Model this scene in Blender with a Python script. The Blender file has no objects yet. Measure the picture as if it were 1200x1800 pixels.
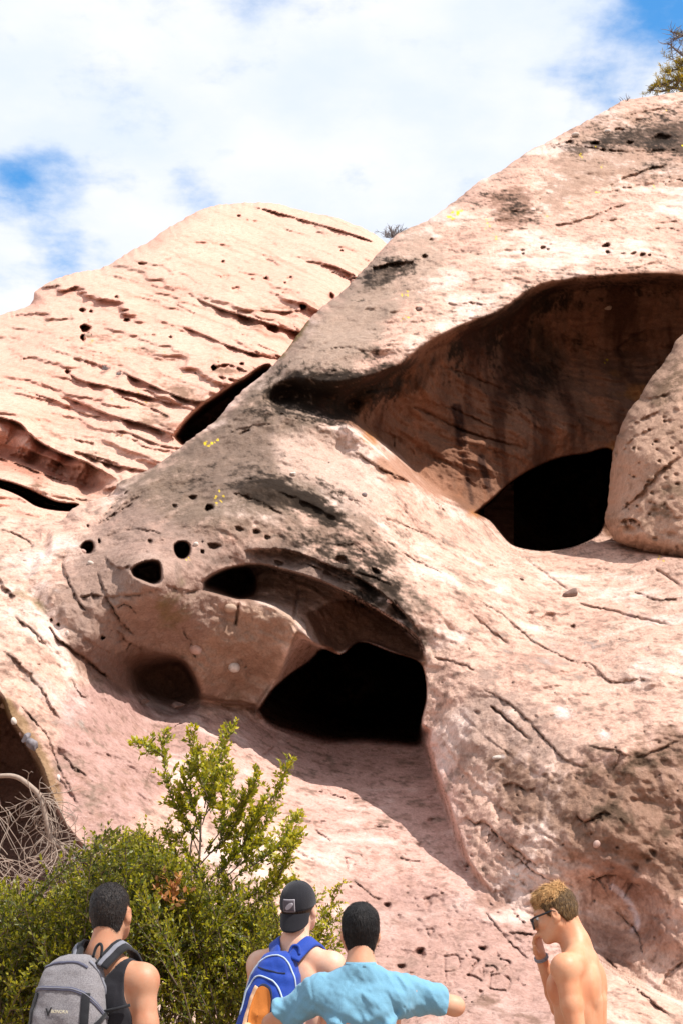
import bpy, math, random, time
import numpy as np
from mathutils import Vector, Matrix

T0 = time.time()
rng = np.random.default_rng(7)
random.seed(7)
scene = bpy.context.scene
COL = scene.collection

# ------------------------------------------------------------------ camera
PITCH = math.radians(15.5)
CAM_Z = 1.75
FOCAL = 2500.0                       # focal length in photo pixels (1800 px tall)
cam_data = bpy.data.cameras.new("camera")
cam_data.sensor_fit = 'VERTICAL'
cam_data.sensor_height = 36.0
cam_data.lens = 36.0 * FOCAL / 1800.0
cam_data.clip_start = 0.05
cam_data.clip_end = 3000.0
cam = bpy.data.objects.new("camera", cam_data)
cam.location = (0, 0, CAM_Z)
cam.rotation_euler = (math.pi / 2 + PITCH, 0, 0)
COL.objects.link(cam)
scene.camera = cam

# ------------------------------------------------------------------ sun, sky, exposure
SUN_TO = Vector((0.48, -0.28, 0.83)).normalized()        # direction towards the sun
SUN_EL = math.asin(SUN_TO.z)
SUN_AZ = math.atan2(SUN_TO.x, SUN_TO.y)
sun_data = bpy.data.lights.new("sun", 'SUN')
sun_data.energy = 4.6
sun_data.angle = math.radians(0.53)
sun_data.color = (1.0, 0.962, 0.91)
sun = bpy.data.objects.new("sun", sun_data)
sun.rotation_euler = (-SUN_TO).to_track_quat('-Z', 'Y').to_euler()
sun.location = (20, -12, 60)
COL.objects.link(sun)

scene.view_settings.view_transform = 'Standard'
scene.view_settings.look = 'None'
scene.view_settings.exposure = 0.55
scene.view_settings.gamma = 1.0
scene.view_settings.use_curve_mapping = False
scene.render.engine = 'CYCLES'
scene.cycles.max_bounces = 6
scene.cycles.diffuse_bounces = 4
scene.cycles.transparent_max_bounces = 8


def photo_ray(px, py):
    """Direction (x, 1, z)-like of a photo point, for laying things out at a surveyed depth."""
    u = (np.asarray(px, float) - 600.0) / FOCAL
    v = (900.0 - np.asarray(py, float)) / FOCAL
    yy = math.cos(PITCH) - math.sin(PITCH) * v
    zz = math.sin(PITCH) + math.cos(PITCH) * v
    return u / yy, zz / yy


def at(px, py, depth):
    """World point that stands at distance `depth` (metres along y) and shows at that photo point."""
    a, b = photo_ray(px, py)
    return np.stack([a * depth, np.broadcast_to(np.asarray(depth, float), np.shape(a)).copy(), CAM_Z + b * depth], -1)


def atv(px, py, depth):
    p = at(px, py, depth)
    return Vector((float(p[0]), float(p[1]), float(p[2])))


# ---- node helpers
def N(nt, kind, loc=None, **kw):
    n = nt.nodes.new(kind)
    for k, v in kw.items():
        if k in ('operation', 'blend_type', 'data_type', 'attribute_name', 'noise_dimensions', 'feature', 'sky_type',
                 'sun_disc', 'sun_elevation', 'sun_rotation', 'air_density', 'dust_density', 'ozone_density', 'altitude', 'noise_type',
                 'distance', 'layer_name', 'interpolation_type', 'normalize', 'invert', 'vector_type', 'distribution', 'wave_type', 'bands_direction'):
            setattr(n, k, v)
        else:
            n.inputs[k].default_value = v
    return n


def L(nt, a, b):
    nt.links.new(a, b)


def mathn(nt, op, a, b=None, clamp=False):
    n = nt.nodes.new('ShaderNodeMath'); n.operation = op; n.use_clamp = clamp
    for i, s in enumerate((a, b)):
        if s is None: continue
        if hasattr(s, 'is_linked'): nt.links.new(s, n.inputs[i])
        else: n.inputs[i].default_value = s
    return n.outputs[0]


def mixc(nt, fac, a, b, blend='MIX'):
    n = nt.nodes.new('ShaderNodeMix'); n.data_type = 'RGBA'; n.blend_type = blend
    for s, i in ((fac, 0), (a, 6), (b, 7)):
        if hasattr(s, 'is_linked'): nt.links.new(s, n.inputs[i])
        elif i == 0: n.inputs[0].default_value = s
        else: n.inputs[i].default_value = (*s[:3], 1.0)
    return n.outputs[2]


def smooth(nt, x, lo, hi):
    n = nt.nodes.new('ShaderNodeMapRange'); n.interpolation_type = 'SMOOTHSTEP'
    nt.links.new(x, n.inputs[0]); n.inputs[1].default_value = lo; n.inputs[2].default_value = hi
    return n.outputs[0]


# ---- world: daylight sky under a broken sheet of thin white cloud
world = bpy.data.worlds.new("World")
scene.world = world
world.use_nodes = True
wt = world.node_tree
wt.nodes.clear()
w_out = wt.nodes.new('ShaderNodeOutputWorld')
w_bg = wt.nodes.new('ShaderNodeBackground')
w_bg.inputs['Strength'].default_value = 0.10
sky = wt.nodes.new('ShaderNodeTexSky')
sky.sky_type = 'NISHITA'
sky.sun_disc = False
sky.sun_elevation = SUN_EL
sky.sun_rotation = SUN_AZ
sky.air_density = 1.0
sky.dust_density = 0.6
sky.ozone_density = 2.0
tc = wt.nodes.new('ShaderNodeTexCoord')
# clouds live on a flat layer overhead: divide the direction by its height
sep = wt.nodes.new('ShaderNodeSeparateXYZ'); L(wt, tc.outputs['Generated'], sep.inputs[0])
zc = mathn(wt, 'ADD', mathn(wt, 'MAXIMUM', sep.outputs[2], 0.0), 0.12)
comb = wt.nodes.new('ShaderNodeCombineXYZ')
L(wt, mathn(wt, 'DIVIDE', sep.outputs[0], zc), comb.inputs[0])
L(wt, mathn(wt, 'DIVIDE', sep.outputs[1], zc), comb.inputs[1])
cl1 = N(wt, 'ShaderNodeTexNoise', Scale=2.1, Detail=9.0, Roughness=0.56, Distortion=0.25); L(wt, comb.outputs[0], cl1.inputs['Vector'])
cl2 = N(wt, 'ShaderNodeTexNoise', Scale=5.0, Detail=8.0, Roughness=0.6); L(wt, comb.outputs[0], cl2.inputs['Vector'])


def sky_hole(px, py, rx, weight):
    a, b = photo_ray(px, py)
    d = Vector((float(a), 1.0, float(b))).normalized()
    dot = wt.nodes.new('ShaderNodeVectorMath'); dot.operation = 'DOT_PRODUCT'
    L(wt, tc.outputs['Generated'], dot.inputs[0]); dot.inputs[1].default_value = d
    c = math.cos(rx)
    m = wt.nodes.new('ShaderNodeMapRange'); m.interpolation_type = 'SMOOTHSTEP'
    L(wt, dot.outputs['Value'], m.inputs[0]); m.inputs[1].default_value = c; m.inputs[2].default_value = 1.0
    m.inputs[3].default_value = 0.0; m.inputs[4].default_value = weight
    return m.outputs[0]


holes = None
for h in ((66, 345, .045, .34), (105, 385, .03, .10), (152, 462, .030, .30), (1198, -14, .045, .36), (1090, 10, .035, .14), (20, 480, .03, -.1),
          (620, 355, .04, .16), (1085, 150, .05, .13), (10, 325, .03, .15), (215, 330, .05, -.15)):
    o = sky_hole(*h)
    holes = o if holes is None else mathn(wt, 'ADD', holes, o)
dens = mathn(wt, 'ADD', mathn(wt, 'MULTIPLY', mathn(wt, 'SUBTRACT', cl1.outputs[0], 0.5), 1.9),
             mathn(wt, 'MULTIPLY', mathn(wt, 'SUBTRACT', cl2.outputs[0], 0.5), 2.0))
dens = mathn(wt, 'SUBTRACT', mathn(wt, 'ADD', dens, 0.66), holes)
cover = smooth(wt, dens, -.05, 0.68)
cl3 = N(wt, 'ShaderNodeTexNoise', Scale=3.3, Detail=7.0, Roughness=0.55); L(wt, comb.outputs[0], cl3.inputs['Vector'])
ccol = mixc(wt, smooth(wt, cl3.outputs[0], 0.32, 0.66), (5.7, 6.3, 7.4), (7.0, 7.1, 7.3))
skyc = mixc(wt, 1.0, sky.outputs[0], (0.62, 1.42, 1.80), 'MULTIPLY')
L(wt, mixc(wt, cover, skyc, ccol), w_bg.inputs['Color'])
L(wt, w_bg.outputs[0], w_out.inputs[0])


# ------------------------------------------------------------------ numpy noise
_perm = rng.permutation(256).astype(np.int32)
_perm = np.concatenate([_perm, _perm, _perm])
_g = rng.normal(size=(256, 3)); _g /= np.linalg.norm(_g, axis=1)[:, None]
_g = _g.astype(np.float32)


def noise3(p):
    p = np.asarray(p, np.float32)
    i = np.floor(p).astype(np.int32); f = p - i; i &= 255
    w = f * f * f * (f * (f * 6 - 15) + 10)
    out = np.zeros(p.shape[:-1], np.float32)
    for dx in (0, 1):
        for dy in (0, 1):
            for dz in (0, 1):
                h = _perm[_perm[_perm[(i[..., 0] + dx) & 255] + ((i[..., 1] + dy) & 255)] + ((i[..., 2] + dz) & 255)]
                g = _g[h]
                v = g[..., 0] * (f[..., 0] - dx) + g[..., 1] * (f[..., 1] - dy) + g[..., 2] * (f[..., 2] - dz)
                out += v * (w[..., 0] if dx else 1 - w[..., 0]) * (w[..., 1] if dy else 1 - w[..., 1]) * (w[..., 2] if dz else 1 - w[..., 2])
    return out * 1.6


def fbm(p, octaves=4, gain=0.5, lac=2.03):
    p = np.asarray(p, np.float32)
    a, s, t = 1.0, np.zeros(p.shape[:-1], np.float32), 0.0
    for k in range(octaves):
        s += a * noise3(p + 17.3 * k); t += a
        p = p * lac; a *= gain
    return s / t


def sstep(x, lo, hi):
    t = np.clip((x - lo) / (hi - lo), 0, 1)
    return t * t * (3 - 2 * t)


# ------------------------------------------------------------------ object helpers
def tag(o, label=None, category=None, group=None, kind=None):
    if label: o['label'] = label
    if category: o['category'] = category
    if group: o['group'] = group
    if kind: o['kind'] = kind
    return o


def mesh_np(name, verts, faces, mat=None, parent=None, smooth_shade=True, colors=None, quads=True):
    """One mesh object from numpy arrays; faces (n,3) or (n,4); colors (n,3) linear go to the attribute 'tint'."""
    verts = np.ascontiguousarray(verts, np.float32); faces = np.ascontiguousarray(faces, np.int32)
    me = bpy.data.meshes.new(name)
    me.vertices.add(len(verts)); me.vertices.foreach_set('co', verts.ravel())
    k = faces.shape[1]
    me.loops.add(faces.size); me.loops.foreach_set('vertex_index', faces.ravel())
    me.polygons.add(len(faces))
    me.polygons.foreach_set('loop_start', np.arange(0, faces.size, k, dtype=np.int32))
    try: me.polygons.foreach_set('loop_total', np.full(len(faces), k, np.int32))
    except Exception: pass
    if smooth_shade: me.polygons.foreach_set('use_smooth', np.ones(len(faces), bool))
    me.update(calc_edges=True)
    if colors is not None:
        at_ = me.attributes.new('tint', 'FLOAT_COLOR', 'POINT')
        c = np.ones((len(verts), 4), np.float32); c[:, :colors.shape[1]] = colors
        at_.data.foreach_set('color', c.ravel())
    o = bpy.data.objects.new(name, me)
    COL.objects.link(o)
    if mat: me.materials.append(mat)
    if parent: o.parent = parent
    return o


def empty(name, loc=(0, 0, 0), rotz=0.0):
    o = bpy.data.objects.new(name, None)
    o.empty_display_size = 0.1
    o.location = loc; o.rotation_euler = (0, 0, rotz)
    COL.objects.link(o)
    return o


def new_mat(name, rough=0.9, color=(0.5, 0.5, 0.5), spec=0.25):
    m = bpy.data.materials.new(name); m.use_nodes = True
    b = m.node_tree.nodes['Principled BSDF']
    b.inputs['Base Color'].default_value = (*color, 1)
    b.inputs['Roughness'].default_value = rough
    b.inputs['Specular IOR Level'].default_value = spec
    return m, m.node_tree, b


def bump(nt, bsdf, height, strength=0.5, dist=0.01, normal=None):
    b = nt.nodes.new('ShaderNodeBump'); b.inputs['Strength'].default_value = strength; b.inputs['Distance'].default_value = dist
    L(nt, height, b.inputs['Height'])
    if normal is not None: L(nt, normal, b.inputs['Normal'])
    L(nt, b.outputs[0], bsdf.inputs['Normal'])
    return b.outputs[0]
# ------------------------------------------------------------------ ground
gm, gnt, gb = new_mat('dry_earth', 0.95, (0.3, 0.2, 0.14))
gx = np.concatenate([-np.geomspace(3, 1500, 40)[::-1], np.linspace(-2.9, 2.9, 20), np.geomspace(3, 1500, 40)])
gy = np.concatenate([-np.geomspace(3, 1500, 40)[::-1], np.linspace(-2.9, 12, 50), np.geomspace(12.4, 1500, 40)])
GX, GY = np.meshgrid(gx, gy)
GZ = 0.06 * fbm(np.stack([GX, GY, GX * 0], -1) * 0.7, 3) - 0.03
GP = np.stack([GX, GY, GZ], -1)
idx = np.arange(GX.size).reshape(GX.shape)
gf = np.stack([idx[:-1, :-1], idx[:-1, 1:], idx[1:, 1:], idx[1:, :-1]], -1).reshape(-1, 4)
gt = gnt.nodes.new('ShaderNodeTexCoord')
gn = N(gnt, 'ShaderNodeTexNoise', Scale=3.0, Detail=8.0, Roughness=0.65); L(gnt, gt.outputs['Object'], gn.inputs['Vector'])
L(gnt, mixc(gnt, gn.outputs[0], (0.22, 0.14, 0.10), (0.40, 0.28, 0.21)), gb.inputs['Base Color'])
bump(gnt, gb, gn.outputs[0], .6, .05)
tag(mesh_np('ground', GP.reshape(-1, 3), gf, gm), 'dusty trodden earth at the foot of the rocks', kind='structure')
# ------------------------------------------------------------------ sandstone material (grain and fine relief on real relief)
def sandstone(name, grain=1.0):
    m, nt, b = new_mat(name, 0.93, spec=0.12)
    geo = nt.nodes.new('ShaderNodeTexCoord')
    att = N(nt, 'ShaderNodeAttribute', attribute_name='tint')
    n1 = N(nt, 'ShaderNodeTexNoise', Scale=38.0, Detail=5.0, Roughness=0.65); L(nt, geo.outputs['Object'], n1.inputs['Vector'])
    n2 = N(nt, 'ShaderNodeTexNoise', Scale=9.0, Detail=7.0, Roughness=0.62); L(nt, geo.outputs['Object'], n2.inputs['Vector'])
    n3 = N(nt, 'ShaderNodeTexNoise', Scale=120.0, Detail=2.0, Roughness=0.6); L(nt, geo.outputs['Object'], n3.inputs['Vector'])
    k = mathn(nt, 'ADD', mathn(nt, 'MULTIPLY', mathn(nt, 'SUBTRACT', n1.outputs[0], .5), 0.95 * grain),
              mathn(nt, 'MULTIPLY', mathn(nt, 'SUBTRACT', n2.outputs[0], .5), 0.7 * grain))
    k = mathn(nt, 'ADD', k, 1.0)
    kk = nt.nodes.new('ShaderNodeCombineXYZ')
    L(nt, k, kk.inputs[0]); L(nt, mathn(nt, 'POWER', k, 1.12), kk.inputs[1]); L(nt, mathn(nt, 'POWER', k, 1.22), kk.inputs[2])
    c = mixc(nt, 1.0, att.outputs['Color'], kk.outputs[0], 'MULTIPLY')
    speck = smooth(nt, n1.outputs[0], 0.66, 0.72)
    c = mixc(nt, mathn(nt, 'MULTIPLY', speck, 0.45), c, (0.10, 0.07, 0.05))
    L(nt, c, b.inputs['Base Color'])
    h = mathn(nt, 'ADD', mathn(nt, 'MULTIPLY', n2.outputs[0], 1.0), mathn(nt, 'MULTIPLY', n1.outputs[0], 0.45))
    h = mathn(nt, 'ADD', h, mathn(nt, 'MULTIPLY', n3.outputs[0], 0.12))
    bump(nt, b, h, 0.9, 0.035 * grain)
    return m


# ------------------------------------------------------------------ relief sculpting
def tps(ctrl, X, Y):
    """Smooth depth through surveyed points (px, py, depth)."""
    c = np.array(ctrl, float); s = 300.0
    P = c[:, :2] / s
    d2 = ((P[:, None] - P[None]) ** 2).sum(-1)
    K = 0.5 * d2 * np.log(d2 + 1e-12) + np.eye(len(P)) * 0.004
    A = np.zeros((len(P) + 3, len(P) + 3)); A[:-3, :-3] = K
    A[:-3, -3] = 1; A[:-3, -2:] = P; A[-3:, :-3] = A[:-3, -3:].T
    w = np.linalg.solve(A, np.concatenate([c[:, 2], [0, 0, 0]]))
    out = (w[-3] + w[-2] * X / s + w[-1] * Y / s).astype(np.float32)
    Xs, Ys = (X / s).astype(np.float32), (Y / s).astype(np.float32)
    for k in range(len(P)):
        r2 = (Xs - P[k, 0]) ** 2 + (Ys - P[k, 1]) ** 2
        out += np.float32(w[k]) * 0.5 * r2 * np.log(r2 + 1e-12)
    return out


def poly_dist(pts, X, Y, closed=False):
    """distance to a polyline, signed side (+ = below/right-hand), running parameter, nearest point"""
    pts = np.array(pts, float)
    if closed: pts = np.vstack([pts, pts[:1]])
    seg = np.diff(pts, axis=0); ln = np.hypot(seg[:, 0], seg[:, 1]); cum = np.concatenate([[0], np.cumsum(ln)]); tot = cum[-1]
    best = np.full(X.shape, 1e9, np.float32); side = np.zeros(X.shape, np.float32); par = np.zeros(X.shape, np.float32)
    qx = np.zeros(X.shape, np.float32); qy = np.zeros(X.shape, np.float32)
    for k in range(len(seg)):
        if ln[k] < 1e-6: continue
        ax, ay = pts[k]; sx, sy = seg[k]
        t = np.clip(((X - ax) * sx + (Y - ay) * sy) / ln[k] ** 2, 0, 1)
        nx, ny = ax + t * sx, ay + t * sy
        d = np.hypot(X - nx, Y - ny)
        cr = (sx * (Y - ay) - sy * (X - ax)) / ln[k]
        m = d < best
        best = np.where(m, d, best); side = np.where(m, cr, side); par = np.where(m, (cum[k] + t * ln[k]) / tot, par)
        qx = np.where(m, nx, qx); qy = np.where(m, ny, qy)
    return best, side, par, qx, qy


def inside(pts, X, Y):
    pts = np.array(pts, float); n = len(pts); r = np.zeros(X.shape, bool)
    for k in range(n):
        x0, y0 = pts[k]; x1, y1 = pts[(k + 1) % n]
        if y0 == y1: continue
        c = ((y0 > Y) != (y1 > Y)) & (X < (x1 - x0) * (Y - y0) / (y1 - y0) + x0)
        r ^= c
    return r


def curve_pts(pts, step=6.0, jitter=0.0, seed=0):
    """Catmull-Rom resampling of a hand-drawn outline, with a little roughness."""
    P = np.array(pts, float); r = np.random.default_rng(seed)
    Q = np.vstack([2 * P[0] - P[1], P, 2 * P[-1] - P[-2]]); out = []
    for i in range(1, len(Q) - 2):
        n = max(1, int(np.hypot(*(Q[i + 1] - Q[i])) / step))
        for t in np.arange(n) / n:
            a, b, c, d = Q[i - 1], Q[i], Q[i + 1], Q[i + 2]
            out.append(0.5 * (2 * b + (c - a) * t + (2 * a - 5 * b + 4 * c - d) * t * t + (-a + 3 * b - 3 * c + d) * t ** 3))
    out.append(P[-1]); out = np.array(out)
    if jitter: out[1:-1] += r.normal(size=out[1:-1].shape) * jitter
    return out


class Relief:
    """A rock surface surveyed over the photo: every node has a depth and an albedo."""

    def __init__(self, xs, ys):
        self.xs, self.ys = np.array(xs, float), np.array(ys, float)
        self.X, self.Y = np.meshgrid(self.xs, self.ys)
        self.X = self.X.astype(np.float32); self.Y = self.Y.astype(np.float32)
        self.D = np.zeros(self.X.shape, np.float32)

    def win(self, pts, pad):
        p = np.array(pts, float)
        a = np.searchsorted(self.xs, p[:, 0].min() - pad), np.searchsorted(self.xs, p[:, 0].max() + pad)
        b = np.searchsorted(self.ys, p[:, 1].min() - pad), np.searchsorted(self.ys, p[:, 1].max() + pad)
        return np.s_[b[0]:b[1], a[0]:a[1]]

    def region(self, poly, ctrl, w, off=0.0):
        poly = curve_pts(list(poly) + [poly[0]], 8)[:-1]
        s = self.win(poly, 60); X, Y = self.X[s], self.Y[s]
        if X.size == 0: return
        d = poly_dist(poly, X, Y, True)[0]
        sd = np.where(inside(poly, X, Y), d, -d)
        if callable(w): w = w(X, Y)
        k = sstep(sd, off, off + w)
        target = ctrl if np.isscalar(ctrl) else tps(ctrl, X, Y)
        self.D[s] = self.D[s] * (1 - k) + target * k

    def sink(self, poly, depth, w, power=1.0):
        poly = curve_pts(list(poly) + [poly[0]], 5)[:-1]
        s = self.win(poly, 20); X, Y = self.X[s], self.Y[s]
        if X.size == 0: return
        d = poly_dist(poly, X, Y, True)[0]
        sd = np.where(inside(poly, X, Y), d, -d)
        self.D[s] += depth * sstep(sd, 0, w) ** power

    def ledge(self, pts, depth, below=14.0, above=22.0, lip=0.35, taper=0.18, wob=1.2, flip=False):
        """overhanging edge: the rock under the line is cut back and recovers over `below` px."""
        pts = curve_pts(pts, 5, wob, int(abs(pts[0][0] * 7 + pts[0][1])))
        s = self.win(pts, max(below, above) * 3.2); X, Y = self.X[s], self.Y[s]
        if X.size == 0: return
        d, side, par, _, _ = poly_dist(pts, X, Y)
        if flip: side = -side
        t = np.minimum(sstep(par, 0.0, taper), sstep(1 - par, 0.0, taper))
        end = np.exp(-np.maximum(0, d - np.abs(side)) / 3.0)
        ph = pts[0][0] * 1.7 + pts[0][1]
        t = t * (0.62 + 0.38 * np.sin(par * 9.0 + ph) * np.sin(par * 23.0 + 2 * ph))
        dn = np.exp(-(np.maximum(side, 0) / below) ** 1.3) * sstep(side, -0.8, 1.2)
        up = np.exp(-(np.maximum(-side, 0) / above) ** 1.3) * sstep(-side, -1.2, 0.8)
        self.D[s] += depth * t * end * (dn - lip * up)

    def crack(self, pts, depth, w=1.8, taper=0.12, wob=1.0):
        pts = curve_pts(pts, 5, wob, int(abs(pts[0][0] * 3 + pts[0][1] * 5)))
        s = self.win(pts, w * 5 + 4); X, Y = self.X[s], self.Y[s]
        if X.size == 0: return
        d, _, par, _, _ = poly_dist(pts, X, Y)
        t = np.minimum(sstep(par, -0.02, taper), sstep(1 - par, -0.02, taper))
        self.D[s] += depth * t * np.exp(-(d / w) ** 2)

    def bulge(self, x, y, rx, ry, rot, amount, flat=1.0):
        s = self.win([(x - 2.5 * max(rx, ry), y - 2.5 * max(rx, ry)), (x + 2.5 * max(rx, ry), y + 2.5 * max(rx, ry))], 0)
        X, Y = self.X[s], self.Y[s]
        if X.size == 0: return
        c, sn = math.cos(math.radians(rot)), math.sin(math.radians(rot))
        u = ((X - x) * c + (Y - y) * sn) / rx; v = (-(X - x) * sn + (Y - y) * c) / ry
        self.D[s] -= amount * np.exp(-(u * u + v * v) ** flat)

    def pit(self, x, y, rx, ry, rot, depth, edge=0.35):
        s = self.win([(x - 1.5 * max(rx, ry) - 4, y - 1.5 * max(rx, ry) - 4), (x + 1.5 * max(rx, ry) + 4, y + 1.5 * max(rx, ry) + 4)], 0)
        X, Y = self.X[s], self.Y[s]
        if X.size == 0: return
        c, sn = math.cos(math.radians(rot)), math.sin(math.radians(rot))
        u = ((X - x) * c + (Y - y) * sn) / rx; v = (-(X - x) * sn + (Y - y) * c) / ry
        a = np.arctan2(v, u); r = np.hypot(u, v) * (1 + 0.10 * np.sin(3 * a + x) + 0.06 * np.sin(5 * a + y))
        self.D[s] += depth * (1 - sstep(r, 1 - edge, 1.0 + 0.08)) * (0.75 + 0.25 * (1 - np.clip(r, 0, 1) ** 2))

    # ---- albedo
    def paint_start(self, color):
        self.C = np.empty(self.X.shape + (3,), np.float32); self.C[:] = color

    def lichen(self, blobs):
        r = np.random.default_rng(5); out = []
        for (x, y, rx, ry, rot, st) in blobs:
            for _ in range(7): out.append((x + r.normal() * rx * .75, y + r.normal() * ry * .75, rx * r.uniform(.2, .55), ry * r.uniform(.2, .6), rot, st * r.uniform(.6, 1.15)))
        return self.mask_blobs(out)

    def mask_blobs(self, blobs):
        m = np.zeros(self.X.shape, np.float32)
        for (x, y, rx, ry, rot, st) in blobs:
            R = 2.4 * max(rx, ry)
            s = self.win([(x - R, y - R), (x + R, y + R)], 0)
            X, Y = self.X[s], self.Y[s]
            if X.size == 0: continue
            c, sn = math.cos(math.radians(rot)), math.sin(math.radians(rot))
            u = ((X - x) * c + (Y - y) * sn) / rx; v = (-(X - x) * sn + (Y - y) * c) / ry
            g = st * np.exp(-(u * u + v * v))
            m[s] = np.maximum(m[s], g) if st > 0 else m[s] + g
        return m

    def mask_line(self, pts, w, st=1.0):
        m = np.zeros(self.X.shape, np.float32)
        s = self.win(pts, w * 3); X, Y = self.X[s], self.Y[s]
        if X.size == 0: return m
        d, _, par, _, _ = poly_dist(curve_pts(pts, 8), X, Y)
        m[s] = st * np.exp(-(d / w) ** 2) * np.minimum(1, np.minimum(par, 1 - par) * 8 + 0.15)
        return m

    def mask_poly(self, poly, feather):
        poly = curve_pts(list(poly) + [poly[0]], 10)[:-1]
        d = poly_dist(poly, self.X, self.Y, True)[0]
        return sstep(np.where(inside(poly, self.X, self.Y), d, -d), -feather, feather)

    def blend(self, mask, color, noise=None, amt=0.5, lo=0.3, hi=0.75, strength=1.0):
        if noise is not None:
            mask = sstep(mask + amt * noise * (mask > 0.02), lo, hi)
        k = (np.clip(mask, 0, 1) * strength)[..., None]
        self.C = self.C * (1 - k) + np.array(color, np.float32) * k

    def build(self, name, mat, rim=None, rim_round=(22.0, 0.9), band=34.0, back=5.0, keep=None, close=()):
        """mesh the relief; beyond the rim (a skyline) the surface rolls back and down behind the rock."""
        X, Y, D = self.X.copy(), self.Y.copy(), self.D.copy()
        self.C = np.clip(self.C * np.clip((self.C @ np.array((.35, .5, .15), np.float32)) / .40, .02, 1.3)[..., None] ** .18 * (self.C / .42) ** .17 * np.array((1.01, .985, 1.0), np.float32), 0, .85)                        # contrast curve: deepens the darker albedo in place of a tonal grade
        alive = np.ones(X.shape, bool)
        if rim is not None:
            d, side, par, qx, qy = poly_dist(rim, X, Y)
            out = ~inside(list(rim) + list(close), X, Y)       # beyond the skyline
            R, amt = rim_round
            ind = ~out & (d < R); D0 = D
            D = np.where(ind, D + amt * (1 - np.sqrt(np.clip(1 - ((R - d) / R) ** 2, 0, 1))), D)
            dd = np.maximum(d, 1e-3)
            ux, uy = (qx - X) / dd, (qy - Y) / dd              # inward
            ix = np.clip(np.searchsorted(self.xs, qx + 3 * ux), 1, len(self.xs) - 1); iy = np.clip(np.searchsorted(self.ys, qy + 3 * uy), 1, len(self.ys) - 1)
            Dq = D0[iy, ix] + amt
            t = np.clip(d / band, 0, 1)
            step = self.xs[len(self.xs) // 2 + 1] - self.xs[len(self.xs) // 2]
            e = 0.12 * np.maximum(0, d - 0.7 * step) + np.maximum(0, d - 0.5 * band)
            D = np.where(out, Dq + 0.02 * d + back * t * t, D)
            X = np.where(out, qx + ux * e * 1.2, X); Y = np.where(out, qy + uy * e * 1.2, Y)
            alive &= ~(out & (d > band))
        if keep is not None: alive &= keep
        P = at(X, Y, D.astype(np.float64))
        ny, nx = X.shape
        idx = np.arange(nx * ny).reshape(ny, nx)
        f = np.stack([idx[:-1, :-1], idx[1:, :-1], idx[1:, 1:], idx[:-1, 1:]], -1).reshape(-1, 4)
        ok = (alive[:-1, :-1] & alive[1:, :-1] & alive[1:, 1:] & alive[:-1, 1:]).ravel()
        f = f[ok]
        used = np.zeros(nx * ny, bool); used[f.ravel()] = True
        remap = np.cumsum(used) - 1
        o = mesh_np(name, P.reshape(-1, 3)[used], remap[f], mat, colors=self.C.reshape(-1, 3)[used])
        return o

    def world(self):
        return at(self.X, self.Y, self.D.astype(np.float64)).astype(np.float32)


def axis(lo, hi, f0, f1, step, grow=1.07):
    a = list(np.arange(f0, f1 + step, step)); g = step
    while a[0] > lo: g *= grow; a.insert(0, a[0] - g)
    g = step
    while a[-1] < hi: g *= grow; a.append(a[-1] + g)
    return a


STEP = 2.0
BUFF = (0.52, 0.375, 0.295); PINK = (0.53, 0.325, 0.255); SALMON = (0.58, 0.355, 0.275); GREY = (0.27, 0.205, 0.158); MAUVE = (0.525, 0.35, 0.292)
RUSSET = (0.225, 0.118, 0.072); BLACK = (0.045, 0.030, 0.020); OCHRE = (0.42, 0.20, 0.07); WHITE = (0.74, 0.70, 0.67); YELLOW = (0.72, 0.54, 0.01); OLIVE = (0.19, 0.15, 0.055)
rock_mat = sandstone('sandstone')

# ================================================================== FRONT OUTCROP
A = Relief(axis(-420, 1620, -12, 1212, STEP), axis(100, 2300, 140, 1806, STEP))
base_pts = [(-300, 950, 15.6), (-300, 1300, 12.8), (-300, 1700, 10.6), (0, 930, 16.0), (0, 1050, 14.3), (0, 1200, 13.2), (60, 1280, 12.9), (110, 1100, 14.2), (60, 990, 15.2), (150, 1300, 13.2), (120, 1400, 12.4),
            (200, 1450, 12.2), (250, 1350, 13.4), (190, 1240, 14.2), (250, 1250, 15.0), (300, 1240, 15.6), (290, 1290, 14.9), (330, 1270, 15.2), (400, 1262, 15.8), (300, 1400, 13.3), (400, 1340, 14.5), (450, 1500, 12.5),
            (350, 1550, 11.8), (500, 1320, 15.8), (600, 1320, 16.4), (720, 1320, 16.3), (600, 1400, 14.6), (720, 1420, 14.3), (800, 1500, 13.1), (600, 1500, 13.0), (700, 1560, 12.4),
            (600, 1650, 11.3), (750, 1680, 11.0), (850, 1620, 11.7), (600, 1800, 10.0), (800, 1800, 9.7), (950, 1750, 10.3), (1000, 1800, 9.7), (1150, 1800, 9.9), (1250, 1790, 10.2), (400, 1800, 10.2), (100, 1800, 10.4), (0, 1600, 11.4),
            (600, 2300, 8.0), (1500, 2300, 8.0), (-300, 2300, 8.2), (1500, 1800, 9.6), (0, 1400, 12.4), (100, 1000, 15.0)]
A.D[:] = tps(base_pts, A.X, A.Y)
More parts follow.
